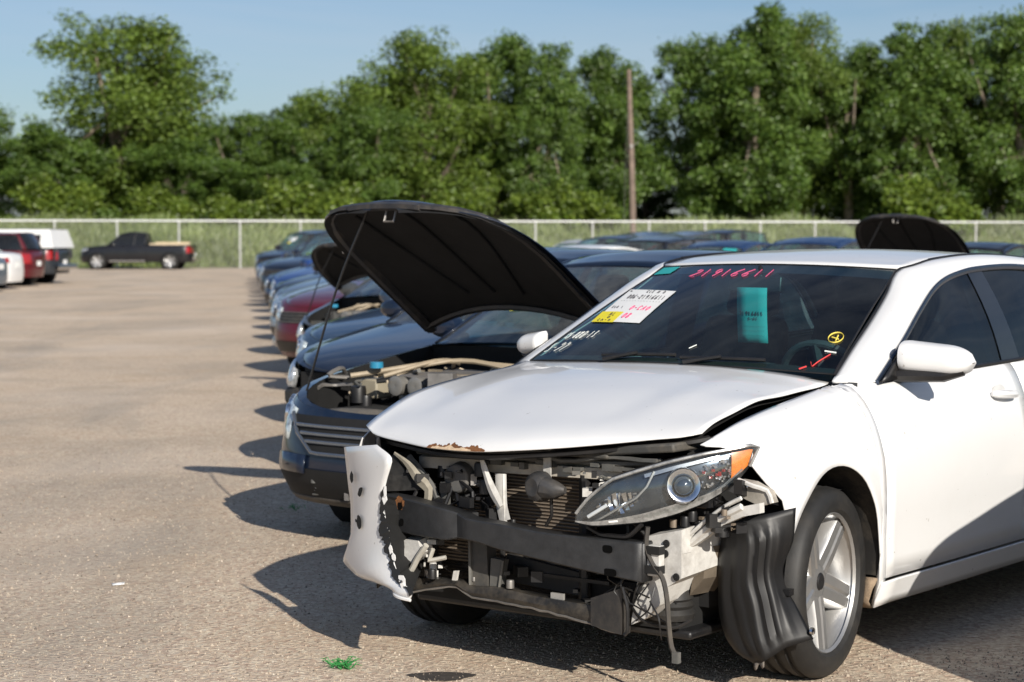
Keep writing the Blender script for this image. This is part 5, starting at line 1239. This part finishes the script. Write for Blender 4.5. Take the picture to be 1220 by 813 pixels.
FINS = fins()
rc = V('rad_c'); rl = V('rad_l')
m = sheet([(.47,-.40,.665),(.47,.235,.69),(.47,.235,.26),(.47,-.46,.27)], (-.04,0,0)); rad = m.build('radiator', FINS, hero)
for p_, q2, r2 in (((.482,-.128,.69),(.482,-.132,.27),.011), ((.485,.225,.70),(.485,.225,.25),.022), ((.48,-.44,.62),(.48,-.45,.28),.02)): m = MB(); m.tube([p_, q2], r2, 8); m.build('radiator_tank', BLACKPL, rad)
m = MB(); m.grid([[Vector((.4755, lerp(-.40,.22,t), z)) for z in (.475,.432)] for t in lin(0, 1, 3)], flip=True); m.box((.478,-.08,.462), (.02,.60,.012)); m.box((.50,.03,.345), (.018,.62,.012)); m.build('radiator_strap', BLACKPL, rad)
m = sheet(V('lowgrill'), (-.02,0,0)); m.build('lower_radiator', simple('dark fins', (.02,.02,.02), .7, var=.3), hero)
# upper tie bar
tt, tb = V('tie_top'), V('tie_bot')
m = MB(); TT, TB = curve3(tt, 20), curve3(tb, 20); m.grid([[a+Vector((-.10,0,.025)), a+Vector((-.02,0,.004)), a, b, b+Vector((-.02,0,-.004))] for a, b in zip(TT, TB)], flip=True); m.build('tie_bar', simple('stained tie bar', (.50,.46,.39), .6, var=.2, dirt=.5), hero, solid=.004)
m = MB(); r = random.Random(4)
for k in range(12): p = TT[min(19, 6+k)]; m.box(p+Vector((.012, r.uniform(-.02,.02), r.uniform(-.006,.02))), (.03, r.uniform(.015,.05), r.uniform(.01,.025)))
m.tube([p+Vector((.01,0,.022)) for p in TT], .011, 6); m.tube([p+Vector((.035,0,.035+.010*math.sin(i*.9))) for i, p in enumerate(TT)], .008, 6); m.build('latch_hardware', GREYPL, hero)
m = MB(); m.box((.40,.42,.80), (.30,.40,.03), Matrix.Rotation(R(6), 3, 'X')); m.box((.42,.16,.775), (.26,.40,.02)); m.build('air_guide', simple('air guide', (.05,.05,.047), .6, dirt=.5), hero, bevel=.008)
# horn
hp = V('horn', 0)
m = MB(); m.lathe([(.001,.040),(.030,.043),(.046,.032),(.052,.010),(.050,-.012),(.030,-.028),(.012,-.034)], 22, (0,0,0), 'x'); m.tube([(0.01,.03,.0),(-.0,.075,-.005),(-.012,.105,-.004)], [.038,.030,.012], 10)
m.xform(Matrix.Translation(hp) @ Matrix.Rotation(R(-12), 4, 'Z') @ Matrix.Scale(1.02, 4)); m.build('horn', simple('horn black', (.030,.031,.034), .45, dirt=.3), hero)
m = MB(); m.box(hp+Vector((-.035,0,.075)), (.006,.030,.11)); m.build('horn_bracket', MET, hero)
m = MB(); m.tube([hp+Vector((-.03,.02,-.04)), hp+Vector((-.03,.022,-.10)), hp+Vector((-.04,-.01,-.14))], .006, 6); m.build('horn_cable', BLACKPL, hero)
# white bent bracket
a_ = V('bracketA'); b_ = V('bracketB')
m = MB(); m.tube(curve3(a_, 8), [.008,.013,.013,.016,.018,.019,.017,.012], 4, flat=.35, up=(0,1,0)); m.tube(curve3([b_[0]+Vector((0,-.012,0)), b_[1]+Vector((.0,-.012,0)), b_[1]+Vector((.0,.004,-.06))], 8), .024, 4, flat=.25, up=(0,1,0)); m.tube(b_, .006, 5); m.build('support_bracket', MET, hero)
m = MB(); clutter(m, random.Random(8), .52, .60, -.20, -.04, .50, .60, 14, .01, .035); clutter(m, random.Random(18), .46, .56, -.42, -.10, .50, .70, 16, .012, .05); m.build('wire_connectors', BLACKPL, hero)
m = MB(); clutter(m, random.Random(9), .50, .60, -.20, -.05, .50, .58, 5, .008, .02); clutter(m, random.Random(29), .45, .54, -.40, -.12, .50, .70, 6, .01, .022); m.build('metal_clip', STEEL, hero)
# second horn deeper on the right side of the car
m = MB(); m.lathe([(.001,.045),(.05,.045),(.058,.01),(.045,-.03)], 18, (.50,-.29,.655), 'x'); m.box((.49,-.33,.625), (.05,.07,.11), Matrix.Rotation(.2, 3, 'Y')); m.build('horn', simple('grey horn', (.10,.10,.098), .5, dirt=.4), hero, bevel=.006)
# black crash beam, kinked near the right side, with end slots
bt, bb = V('beam_top'), V('beam_bot')
tsv = [0]
for a, b in zip(bt, bt[1:]): tsv.append(tsv[-1]+(b-a).length)
m = MB(); BT, BBm = [], []
for a, b in zip(bt, bb): BT.append(a); BBm.append(Vector((a.x, a.y, b.z)))
BT2, BB2 = curve3(BT, 40), curve3(BBm, 40); rows_ = []
for i, (a, b) in enumerate(zip(BT2, BB2)):
    k = math.exp(-((i-13.2)/1.1)**2)*.022; a = a+Vector((-k,0,-k*.3)); b = b+Vector((-k,0,k*.5))
    rows_.append([a+Vector((-.065,0,.0)), a+Vector((-.003,0,.0)), a+Vector((0,0,-.003)), a.lerp(b, .5), b+Vector((0,0,.003)), b+Vector((-.003,0,0)), b+Vector((-.065,0,0))])
m.grid(rows_, flip=True); m.poly(rows_[0]); m.poly(rows_[-1], flip=True); bmo = m.build('crash_beam', BEAM, hero, 22, solid=.003)
for k, (p, l) in enumerate(((V('beam_slots', 0), .040), (V('beam_slots', 1), .052), (V('beam_slots', 2), .022), (V('beam_slots', 3), .018))):
    m = MB(); sx_ = .70-.2*p.y**2+.0065; m.poly([(sx_, p.y+l/2*math.copysign(abs(math.cos(a))**.5, math.cos(a)), p.z+.0125*math.copysign(abs(math.sin(a))**.7, math.sin(a))) for a in lin(0, 6.28, 21)[:-1]]); m.build('beam_slot', SLOT, bmo, smooth=0)
m = MB(); r = random.Random(2)
for k in range(7):
    y = r.uniform(-.53, -.42); z = r.uniform(.49,.575); x = .70-.2*y*y+.007; s_ = r.uniform(.008,.024)
    m.poly([(x, y+s_*math.cos(a)*r.uniform(.5,1.2), z+s_*math.sin(a)*r.uniform(.7,1.6)) for a in lin(0, 6.28, 9)[:-1]])
m.build('rust_patch', RUST, bmo, smooth=0)
# white rail end and mounting plates on the left
m = sheet(V('rail_face'), (-.30,0,.02)); rlo = m.build('frame_rail', MET, hero)
m = sheet(V('rail_up'), (-.05,0,0)); m.xform(Matrix.Translation((.006,0,0))); m.build('rail_gusset', MET, rlo)
m = MB()
for p in V('rail_holes'): m.lathe([(.001,.0035),(.0115,.003),(.013,.0)], 14, p, 'x')
for p in V('rail_slots'): m.tube([p+Vector((.003,-.012,-.022)), p+Vector((.003,.010,.022))], .007, 6)
m.build('rail_hole', DARK, rlo, smooth=0)
m = MB(); m.box((.605,.588,.46), (.03,.05,.10)); m.build('beam_mount', MET, hero, bevel=.004)
for z_ in (.495, .432): m = MB(); m.box((.61,.588,z_), (.035,.055,.026)); m.build('mount_gap', DARK, hero)
st = V('stay'); m = sheet(st, (-.03,0,.0)); m.build('fender_stay', MET, hero)
m = MB(); cv = curve3([st[0]+Vector((0,0,-.01)), st[1], st[2], st[3]], 12); m.tube(cv, .012, 6); m.tube([p+Vector((.004,.0,.028)) for p in cv], .007, 6); m.build('stay_flange', MET, hero)
m = sheet(V('lamp_bracket'), (-.04,0,0)); m.build('lamp_bracket', simple('grubby bracket', (.36,.33,.28), .6, var=.35, dirt=.6), hero)
m = MB(); m.tube(curve3([V('lamp_bracket',1), V('lamp_bracket',2)+Vector((.01,.01,-.01)), V('lamp_bracket',3), V('lamp_bracket',4)], 8), .008, 6); m.build('bracket_edge', MET, hero)
m = MB(); clutter(m, random.Random(31), .40, .52, .60, .80, .56, .66, 26, .012, .05); m.build('lamp_bay_parts', BLACKPL, hero)
rq = random.Random(32)
for k in range(16): m = MB(); clutter(m, rq, .42, .54, .56, .84, .57, .66, 1, .008, .03); m.build('lamp_bay_clip', simple('brown clip', (.20,.16,.12), .6, metal=.3, dirt=.5), hero)
m = sheet(V('blk_tri'), (0,-.03,0)); m.build('bumper_retainer', simple('retainer black', (.010,.010,.011), .3, coat=.3), hero)
m = MB(); m.lathe([(.001,.006),(.007,.004),(.008,0)], 10, V('blk_tri', 0)+Vector((-.03,.004,-.025)), 'y'); m.build('retainer_screw', CHROME, hero)
# rubber boot, splash pan, brake duct
m = MB(); bp_ = V('boot', 0)+Vector((0,0,-.03)); m.lathe([(.001,.075),(.062,.075),(.068,.06),(.074,.04),(.066,.032),(.078,.018),(.070,.006),(.082,-.01),(.076,-.03),(.001,-.03)], 24, bp_, 'z'); m.build('rubber_boot', RUBBER, hero)
m = MB(); m.box((.33,.50,.195), (.26,.26,.03)); m.box((.15,0,.20), (.60,1.1,.03)); m.build('splash_pan', BLACKPL, hero, bevel=.01)
m = sheet(V('duct'), (-.12,.02,0)); m.build('brake_duct', simple('dusty duct', (.10,.08,.058), .8, dirt=.6), hero, bevel=.01)
# lower crossmember with its plates
ct, cb = V('cross_top'), V('cross_bot'); CT, CB = curve3(ct, 26), curve3(cb, 26); r = random.Random(12)
m = MB(); rows_ = [[a+Vector((-.05,0,.0)), a, a.lerp(b, .5)+Vector((.010,0,0)), b, b+Vector((-.05,0,0))] for a, b in zip(CT, CB)]; m.grid(rows_, flip=True); m.build('lower_crossmember', simple('worn black steel', (.022,.021,.020), .42, metal=.2, var=.4, bmp=.15, dirt=.5), hero, 50, solid=.004)
m = MB(); m.tube([b+Vector((.004,0,r.uniform(-.003,.003))) for b in CB], .0045, 5); m.build('scraped_edge', STEEL, hero)
m = sheet(V('plate_dark'), (-.05,0,0)); m.xform(Matrix.Translation((.02,0,0))); m.build('deflector', simple('deflector', (.02,.02,.021), .45, dirt=.25), hero)
vd = V('vert_ducts'); m = sheet(vd, (-.05,0,0)); m.build('air_duct', simple('duct grey', (.055,.055,.053), .5, dirt=.5), hero, bevel=.006)
m = MB(); m.tube([vd[0]+Vector((.004,-.004,0)), vd[3]+Vector((.004,-.004,0)), vd[3]+Vector((.0,.02,-.012))], .010, 6, flat=.6); m.build('duct_edge', GREYPL, hero)
m = sheet(V('vert2'), (-.03,0,0)); m.tube([V('vert2',1)+Vector((.004,0,0)), V('vert2',2)+Vector((.004,0,0))], .006, 5); m.build('strut_plate', GREYPL, hero)
m = sheet(V('lowtab'), (-.01,0,0)); m.xform(Matrix.Translation((.004,0,0))); m.build('tab', simple('clean tab', (.36,.35,.33), .5, metal=.3), hero)
m = sheet(V('lowtab2'), (-.01,0,0)); m.xform(Matrix.Translation((.012,0,0))); m.build('tab', MET, hero)
# clutter low at the right front corner
m = sheet(V('white_l'), (-.06,0,.01)); m.build('crushed_rail_end', simple('bright crushed metal', (.66,.65,.62), .4, var=.2, dirt=.7, dirtcol=(.12,.10,.08)), hero)
m = MB(); hw = V('hose_w'); m.tube(curve3(hw, 10), .011, 8); m.tube(curve3([hw[0]+Vector((0,.03,-.01)), hw[1]+Vector((0,.05,-.005)), hw[1]+Vector((-.02,.11,.01))], 8), .008, 6); m.build('washer_hose', simple('pale hose', (.45,.43,.38), .5, dirt=.5), hero)
rq = random.Random(41)
for k in range(14): m = MB(); clutter(m, rq, .52, .64, -.50, -.30, .29, .45, 1, .012, .04); m.build('torn_clip', BLACKPL, hero)
rq = random.Random(42)
for k in range(20): m = MB(); clutter(m, rq, .54, .66, -.52, -.34, .28, .46, 1, .008, .030); m.build('bent_scrap', MET, hero)
rq = random.Random(77)
for k in range(26): m = MB(); clutter(m, rq, .48, .56, -.52, -.15, .60, .70, 1, .010, .034); m.build('nose_fitting', (BLACKPL, DARK, BLACKPL, STEEL)[k % 4], hero)
for k in range(20): m = MB(); clutter(m, rq, .49, .58, .22, .56, .62, .72, 1, .010, .034); m.build('nose_fitting', (BLACKPL, DARK, GREYPL, MET)[k % 4], hero)
for k in range(18): m = MB(); clutter(m, rq, .50, .60, -.42, .60, .24, .36, 1, .010, .036); m.build('nose_fitting', (BLACKPL, DARK, BLACKPL, STEEL)[k % 4], hero)
for k in range(7):
    y0 = rq.choice((-.45,-.3,-.2,.26,.4)); m = MB(); m.tube(curve3([(.53, y0, rq.uniform(.6,.7)), (.57, y0+rq.uniform(-.12,.12), rq.uniform(.52,.62)), (.56, y0+rq.uniform(-.2,.2), rq.uniform(.45,.55))], 12), rq.uniform(.004,.008), 6); m.build('harness', BLACKPL, hero)
# cables hanging under the lamp
m = MB(); wa = curve3(V('wireA'), 26); m.tube(wa, .0085, 7); wr = m.build('cable', simple('cable sleeve', (.035,.033,.031), .6, dirt=.4), hero)
m = MB(); m.box(wa[-1], (.02,.022,.035)); m.tube([wa[-3]+Vector((.003,0,0)), wa[-1]], .005, 5); m.build('cable_plug', GREYPL, wr)
for k in ('wireB', 'wireC'): m = MB(); m.tube(curve3(V(k), 14), .006 if k == 'wireB' else .008, 6); m.build('cable', BLACKPL, hero)
m = MB()
for i in range(9):
    rr2 = random.Random(70+i); p = Vector((.60, .40+rr2.random()*.2, .30+rr2.random()*.25)); m.tube(curve3([p, p+Vector((.02, rr2.uniform(-.06,.06), -.06)), p+Vector((0, rr2.uniform(-.1,.1), -.12))], 8), .003, 5)
m.tube(curve3([(.60,.46,.34),(.58,.53,.25),(.55,.62,.235),(.50,.66,.26)], 12), .005, 5); m.build('loose_wires', BLACKPL, hero)
# ---- left headlight, hanging
def even(pts, n):
    L = [0.0]
    for a, b in zip(pts, pts[1:]): L.append(L[-1]+(b-a).length)
    out = []
    for d in lin(0, L[-1], n):
        k = 0
        while k < len(pts)-2 and d > L[k+1]: k += 1
        out.append(pts[k].lerp(pts[k+1], clamp((d-L[k])/(L[k+1]-L[k]))))
    return out
lt, lbm = even(V('lamp_top'), 28), even(V('lamp_bot'), 28)
def lamp_pt(s, t, push=0.0):
    i = s*27; k = min(26, int(i)); f_ = i-k; a = lt[k].lerp(lt[k+1], f_); b = lbm[k].lerp(lbm[k+1], f_); p = a.lerp(b, t)
    out = Vector((.72, .62, .12)).normalized(); return p+out*(.022*math.sin(math.pi*t)**.7*math.sin(math.pi*clamp(s*1.0))**.5*clamp(s*2.2)+push)
m = MB(); back = Vector((-.15,-.10,.0)); rows_ = []
for s in lin(0, 1, 24): a, b = lamp_pt(s, 0), lamp_pt(s, 1); bk = back*math.sin(math.pi*clamp(.12+.8*s)); rows_.append([a+Vector((0,0,.004)), a+bk*.5, a.lerp(b,.3)+bk, a.lerp(b,.7)+bk, b+bk*.5, b-Vector((0,0,.003))])
m.grid(rows_, flip=True); lh = m.build('headlight', simple('lamp housing', (.022,.022,.023), .4, dirt=.3), hero, 50)
m = MB(); m.grid([[lamp_pt(s, t, -.030) for t in lin(0.02, .98, 8)] for s in lin(.015, .985, 26)], flip=False)
m.build('lamp_bezel', simple('smoked bezel', (.045,.060,.080), .2, metal=.6, coat=.5, var=.4, vscale=16), lh, 50)
m = MB(); m.grid([[lamp_pt(s, t, -.014) for t in (.10, .17)] for s in lin(.42, .80, 10)]); m.build('inner_trim', simple('satin trim', (.50,.53,.56), .25, metal=.8), lh)
def outward(m, p, sc, prof, n=26):
    b0 = len(m.v); m.lathe(prof, n, (0,0,0), 'x'); q = Vector((.80,.58,.14)).to_track_quat('X', 'Z').to_matrix().to_4x4(); m.xform(Matrix.Translation(p) @ q @ Matrix.Scale(sc, 4), b0)
rk = random.Random(15)
for q in range(9):      # mirror facets of the high beam
    s0 = .14+.025*q; t0, t1 = .30+.10*abs(q-4)/4, .78-.06*abs(q-5)
    m = MB(); tw = rk.uniform(-.012, .012); m.grid([[lamp_pt(s0+w_*.023, t, -.016-.010*math.sin((t-t0)/(t1-t0)*math.pi)+tw*w_) for t in lin(t0, t1, 5)] for w_ in (0, .5, 1)]); m.build('reflector_facet', simple('mirror facet', (.80,.83,.87), .10, metal=1, var=.1), lh)
m = MB(); m.tube([lamp_pt(.085, .66, -.010), lamp_pt(.20, .50, -.010)], .0065, 8); m.build('position_lamp', simple('frosted white', (.75,.77,.80), .3, coat=.5), lh)
pc = lamp_pt(.60, .52, -.016)
m = MB(); outward(m, pc, .056, [(.62,.12),(.80,.28),(.95,.30),(1.05,.15),(1.08,-.2)]); m.build('projector_ring', CHROME, lh)
m = MB(); outward(m, pc, .056, [(.001,.42),(.22,.40),(.42,.30),(.56,.12),(.60,-.05)]); m.build('projector_lens', simple('projector glass', (.10,.125,.15), .03, metal=.6, coat=1, var=.1), lh)
m = MB(); m.tube([lamp_pt(s, t, -.012) for s, t in ((.10,.93),(.25,.66),(.36,.50),(.42,.34),(.47,.10))], .005, 5); m.tube([lamp_pt(s, t, -.012) for s, t in ((.33,.96),(.50,.92),(.65,.90),(.82,.86),(.93,.74))], .0045, 5); m.build('lamp_trim', simple('satin trim', (.50,.53,.56), .25, metal=.8), lh)
m = MB(); rr = random.Random(5)
for i in range(34):
    s = rr.uniform(.70, .86); t = rr.uniform(.22, .74); p = lamp_pt(s, t, -.018); z_ = rr.uniform(.004,.010); m.box(p, (z_, z_, z_), Matrix.Rotation(rr.random()*3, 3, 'X'))
m.build('side_reflector', simple('prism reflector', (.75,.72,.72), .1, metal=.8, var=.5, vscale=60), lh)
m = MB()
for i in range(7): s = rr.uniform(.70,.82); m.box(lamp_pt(s, rr.uniform(.3,.6), -.015), (.008,.008,.008))
m.build('side_bulb', RED, lh)
m = MB(); m.grid([[lamp_pt(lerp(.86,.975,i/5)+.0*j, lerp(.10+.05*(i/5), .82, j/4), -.010) for j in range(5)] for i in range(6)]); m.build('side_marker', AMBER, lh)
LENS = glassmat('lamp lens', (.90,.92,.92), .05)
m = MB(); m.grid([[lamp_pt(s, t) for t in lin(0, 1, 10)] for s in lin(0, 1, 30)]); m.build('lamp_lens', LENS, lh, 60)
m = MB(); m.grid([[lamp_pt(s, t, .001) for t in (1.0, .84+.03*math.sin(s*9))] for s in lin(.0, .80, 18)], flip=True)
m.tube([lamp_pt(s, 0, .002) for s in lin(0, 1, 24)]+[lamp_pt(1, t, .002) for t in (.5, 1)], .0055, 6); m.build('lens_border', simple('hazy lens border', (.20,.20,.195), .22, coat=.7, var=.6, vscale=34, dirt=.45, dirtcol=(.42,.41,.39)), lh)
m = MB(); m.grid([[lamp_pt(s, t, .0025) for t in (.90,.95)] for s in (.19,.24)], flip=False); m.build('lamp_label', PAPER, lh)
# ---- right lamp bay: torn housing and bracket
m = sheet(V('rlamp'), (-.08,0,0)); m.build('broken_lamp_housing', simple('scratched housing', (.030,.030,.030), .45, var=.5, vscale=25, dirt=.5, dirtcol=(.14,.13,.12)), hero)
rb_ = curve3(V('rbrk'), 14); m = MB(); m.tube(rb_, [.006,.008,.010,.014,.018,.020,.022,.022,.020,.018,.016,.014,.012,.010], 5, flat=.4, up=(0,1,0)); m.build('lamp_support', simple('tan support', (.33,.30,.24), .6, var=.3, dirt=.5), hero)
m = MB(); m.tube(curve3([(.55,-.50,.72),(.55,-.40,.63),(.56,-.36,.58)], 8), .012, 6); m.box((.54,-.34,.60), (.02,.03,.08)); m.build('support_stay', GREYPL, hero)
# ---- torn bumper corner, still hanging on at the right
bl, br = curve3(V('bump_l'), 26), curve3(V('bump_r'), 26); nrm = Vector((.91,-.40,.0)); r = random.Random(6)
m = MB(); rows_ = []
for i, (a, b) in enumerate(zip(bl, br)):
    t = i/25; a = a+nrm*(.025*math.exp(-((t-.72)/.12)**2)); j = r.uniform(-.004,.004) if 4 < i < 24 else 0
    rows_.append([a.lerp(b, s)+nrm*(.018*math.sin(math.pi*s)*(1-t)+.02*math.sin(math.pi*s)*t)+Vector((0, j*s, j*s)) for s in lin(0, 1, 9)])
m.grid(rows_, flip=True); bpc = m.build('bumper_corner', WHITE, hero, 50, solid=.004)
for p, s1, s2, an in zip(V('bump_holes'), (.013,.020,.017,.006), (.017,.011,.021,.006), (0,.7,.3,0)):
    c_ = p+nrm*.026; e1 = Vector((.40,.91,0))*math.cos(an)+Vector((0,0,1))*math.sin(an); e2 = Vector((0,0,1))*math.cos(an)-Vector((.4,.91,0))*math.sin(an)
    m = MB(); m.poly([c_+e1*s1*1.25*math.cos(q)*r.uniform(.8,1.15)+e2*s2*1.2*math.sin(q)*r.uniform(.8,1.15) for q in lin(0, 6.28, 13)[:-1]]); m.build('bumper_hole', DARK, bpc, smooth=0)
m = MB(); m.grid([[rows_[i][8].lerp(Vector((.50, -.49+.02*math.sin(i*1.7), lerp(rows_[i][8].z, .45, .35))), t)+Vector((.012*math.sin(i*2.1)*math.sin(math.pi*t), 0, .01*math.sin(i*1.3))) for t in (0, .3, .65, 1)] for i in range(9, 26)]); m.build('torn_gap_filler', DARK, bpc, smooth=0)  # torn sheet added to block sun passing between bumper corner and beam
def interp(k, c): 
    k0 = min(24, int(k)); return rows_[k0][c].lerp(rows_[k0+1][c], k-k0)
top_, bot_ = [], []; wa_ = .5; wb2 = .015
for i in range(60):
    k = lerp(8.5, 24.5, i/59); e = math.sin(math.pi*i/59)**.4; p = interp(k, 8); q = interp(k, 7)
    wa_ = clamp(wa_*.6+r.uniform(-.1,.55)); wb2 = clamp(wb2*.7+r.uniform(-.006,.014), 0, .034); top_.append(p.lerp(q, e*wa_)+nrm*.007); bot_.append(p+nrm*.004+Vector((.0, e*wb2, e*r.uniform(-.006,.006))))
m = MB(); m.grid([top_, bot_]); m.build('torn_edge', simple('torn black edge', (.012,.012,.012), .6), bpc, smooth=0)
for i in range(7):
    p = interp(r.uniform(8, 23), 8)+nrm*r.uniform(.006,.012)+Vector((0, r.uniform(-.012,.024), 0)); l1, l2 = r.uniform(.005,.016), r.uniform(.012,.036)
    m = MB(); m.poly([p+Vector((0, l1*math.cos(a)*r.uniform(.5,1.2), l2*math.sin(a)*r.uniform(.5,1.2))) for a in lin(0, 6.28, 8)[:-1]]); m.build('plastic_shard', WHITE, bpc, smooth=0, solid=.003)
m = MB(); m.tube([p+Vector((.0,.0,-.004)) for p in rows_[25]], .006, 6); m.build('lower_lip', WHITE, bpc)
# ---- wheel arch liner hanging in front of the left wheel
L_ = [curve3(V(k), 22) for k in ('liner_l', 'liner_m', 'liner_m2', 'liner_r')]
m = MB(); rows_ = []
for i in range(22):
    q = [c[i] for c in L_]; row = []
    for s in lin(0, 1, 25):
        k = min(2, int(s*3)); f_ = s*3-k; p = q[k].lerp(q[k+1], f_)
        rib = .012*(math.sin(s*math.pi*7)**2 if .12 < i/21 < .93 else 0)*(1-clamp((s-.74)/.1)); p = p+Vector((.9,.35,0))*(rib+.020*math.sin(math.pi*s))
        row.append(p)
    rows_.append(row)
m.grid(rows_, flip=False); ln = m.build('wheel_liner', simple('liner plastic', (.007,.007,.0075), .48, var=.2, dirt=.06, dirtcol=(.07,.065,.06)), hero, 60, solid=.004)
m = MB(); m.box(L_[3][13]+Vector((.012,.014,0)), (.03,.02,.02)); m.build('liner_clip', BLACKPL, ln)
m = MB(); m.lathe([(.001,.01),(.012,.008),(.013,0)], 10, L_[3][20]+Vector((.01,.01,.01)), 'y'); m.build('liner_clip', CHROME, ln)
m = MB(); m.grid([[L_[0][21].lerp(L_[1][21], s)+Vector((.01,0,z*(1+.6*math.sin(s*9)))) for z in (.0, -.016)] for s in lin(0, 1, 8)]); m.build('torn_hem', simple('dusty hem', (.16,.14,.12), .8), ln, solid=.003)

# neighbour standing out of frame to the right: it throws the curved shade on the white doors
ln_ = Vector((math.sin(R(217.456)), math.cos(R(217.456)), 0)); lf_ = Vector((-ln_.y, ln_.x, 0))*-1
lf_ = Vector((.7938, -.6082, 0))
np_ = Vector((HX, HY, 0))+ln_*NB[0]+lf_*NB[1]
build_car('suv', 'off_roader', 'silver off-roader parked beside the white wreck, outside the right edge', 'car', SILVER, tuple(np_), 217.5, None, seed=99)
# small things on the ground
def gp(u, v):
    D = (u-610)/2372, (v-284.706)/2372; y = CAM_H/D[1]; return (D[0]*y, y)
GRN = simple('green plastic grass', (.03,.22,.05), .6, var=.3, vscale=60)
def tuft(px, py, n, ln2, lab, seed):
    r = random.Random(seed); m = MB(); x, y = gp(px, py)
    for i in range(n):
        a = r.gauss(0, .5)+(0 if r.random() < .5 else math.pi); l = ln2*r.uniform(.4, 1); p = Vector((r.gauss(0,.022), r.gauss(0,.03), .002)); q = p+Vector((math.cos(a)*l, math.sin(a)*l*1.3, r.uniform(.004,.03)))
        m.tube([p, p.lerp(q, .5)+Vector((0,0,r.uniform(.004,.018))), q], [.0018,.0018,.0008], 4)
    o = m.build('grass_scrap', GRN, None); o.location = (x, y, 0); tag(o, lab, 'grass scrap')
tuft(405, 800, 40, .06, 'small bright green tuft of plastic grass at the bottom edge of the lot', 1)
tuft(352, 608, 14, .04, 'faint green scrap in the shade before the open hooded sedan', 2)
x, y = gp(137, 700); m = MB(); m.poly([(-.02,-.02,.004),(.03,-.015,.008),(.026,.02,.012),(-.004,.03,.004),(-.028,.01,.008)]); o = m.build('paper_scrap', PAPER, None, solid=.002); o.location = (x, y, 0); tag(o, 'tiny white scrap of paper lying alone on the gravel at left', 'litter')
x, y = gp(525, 811); m = MB(); m.poly([(.11*math.cos(a)*(1+.2*math.sin(3*a)), .07*math.sin(a), .0022) for a in lin(0, 6.28, 25)[:-1]]); o = m.build('ground_patch', simple('dark ground patch', (.05,.042,.035), .8, var=.5, vscale=30), None, smooth=0); o.location = (x, y, 0); tag(o, kind='structure')  # flat dark patch of uneven outline on the gravel
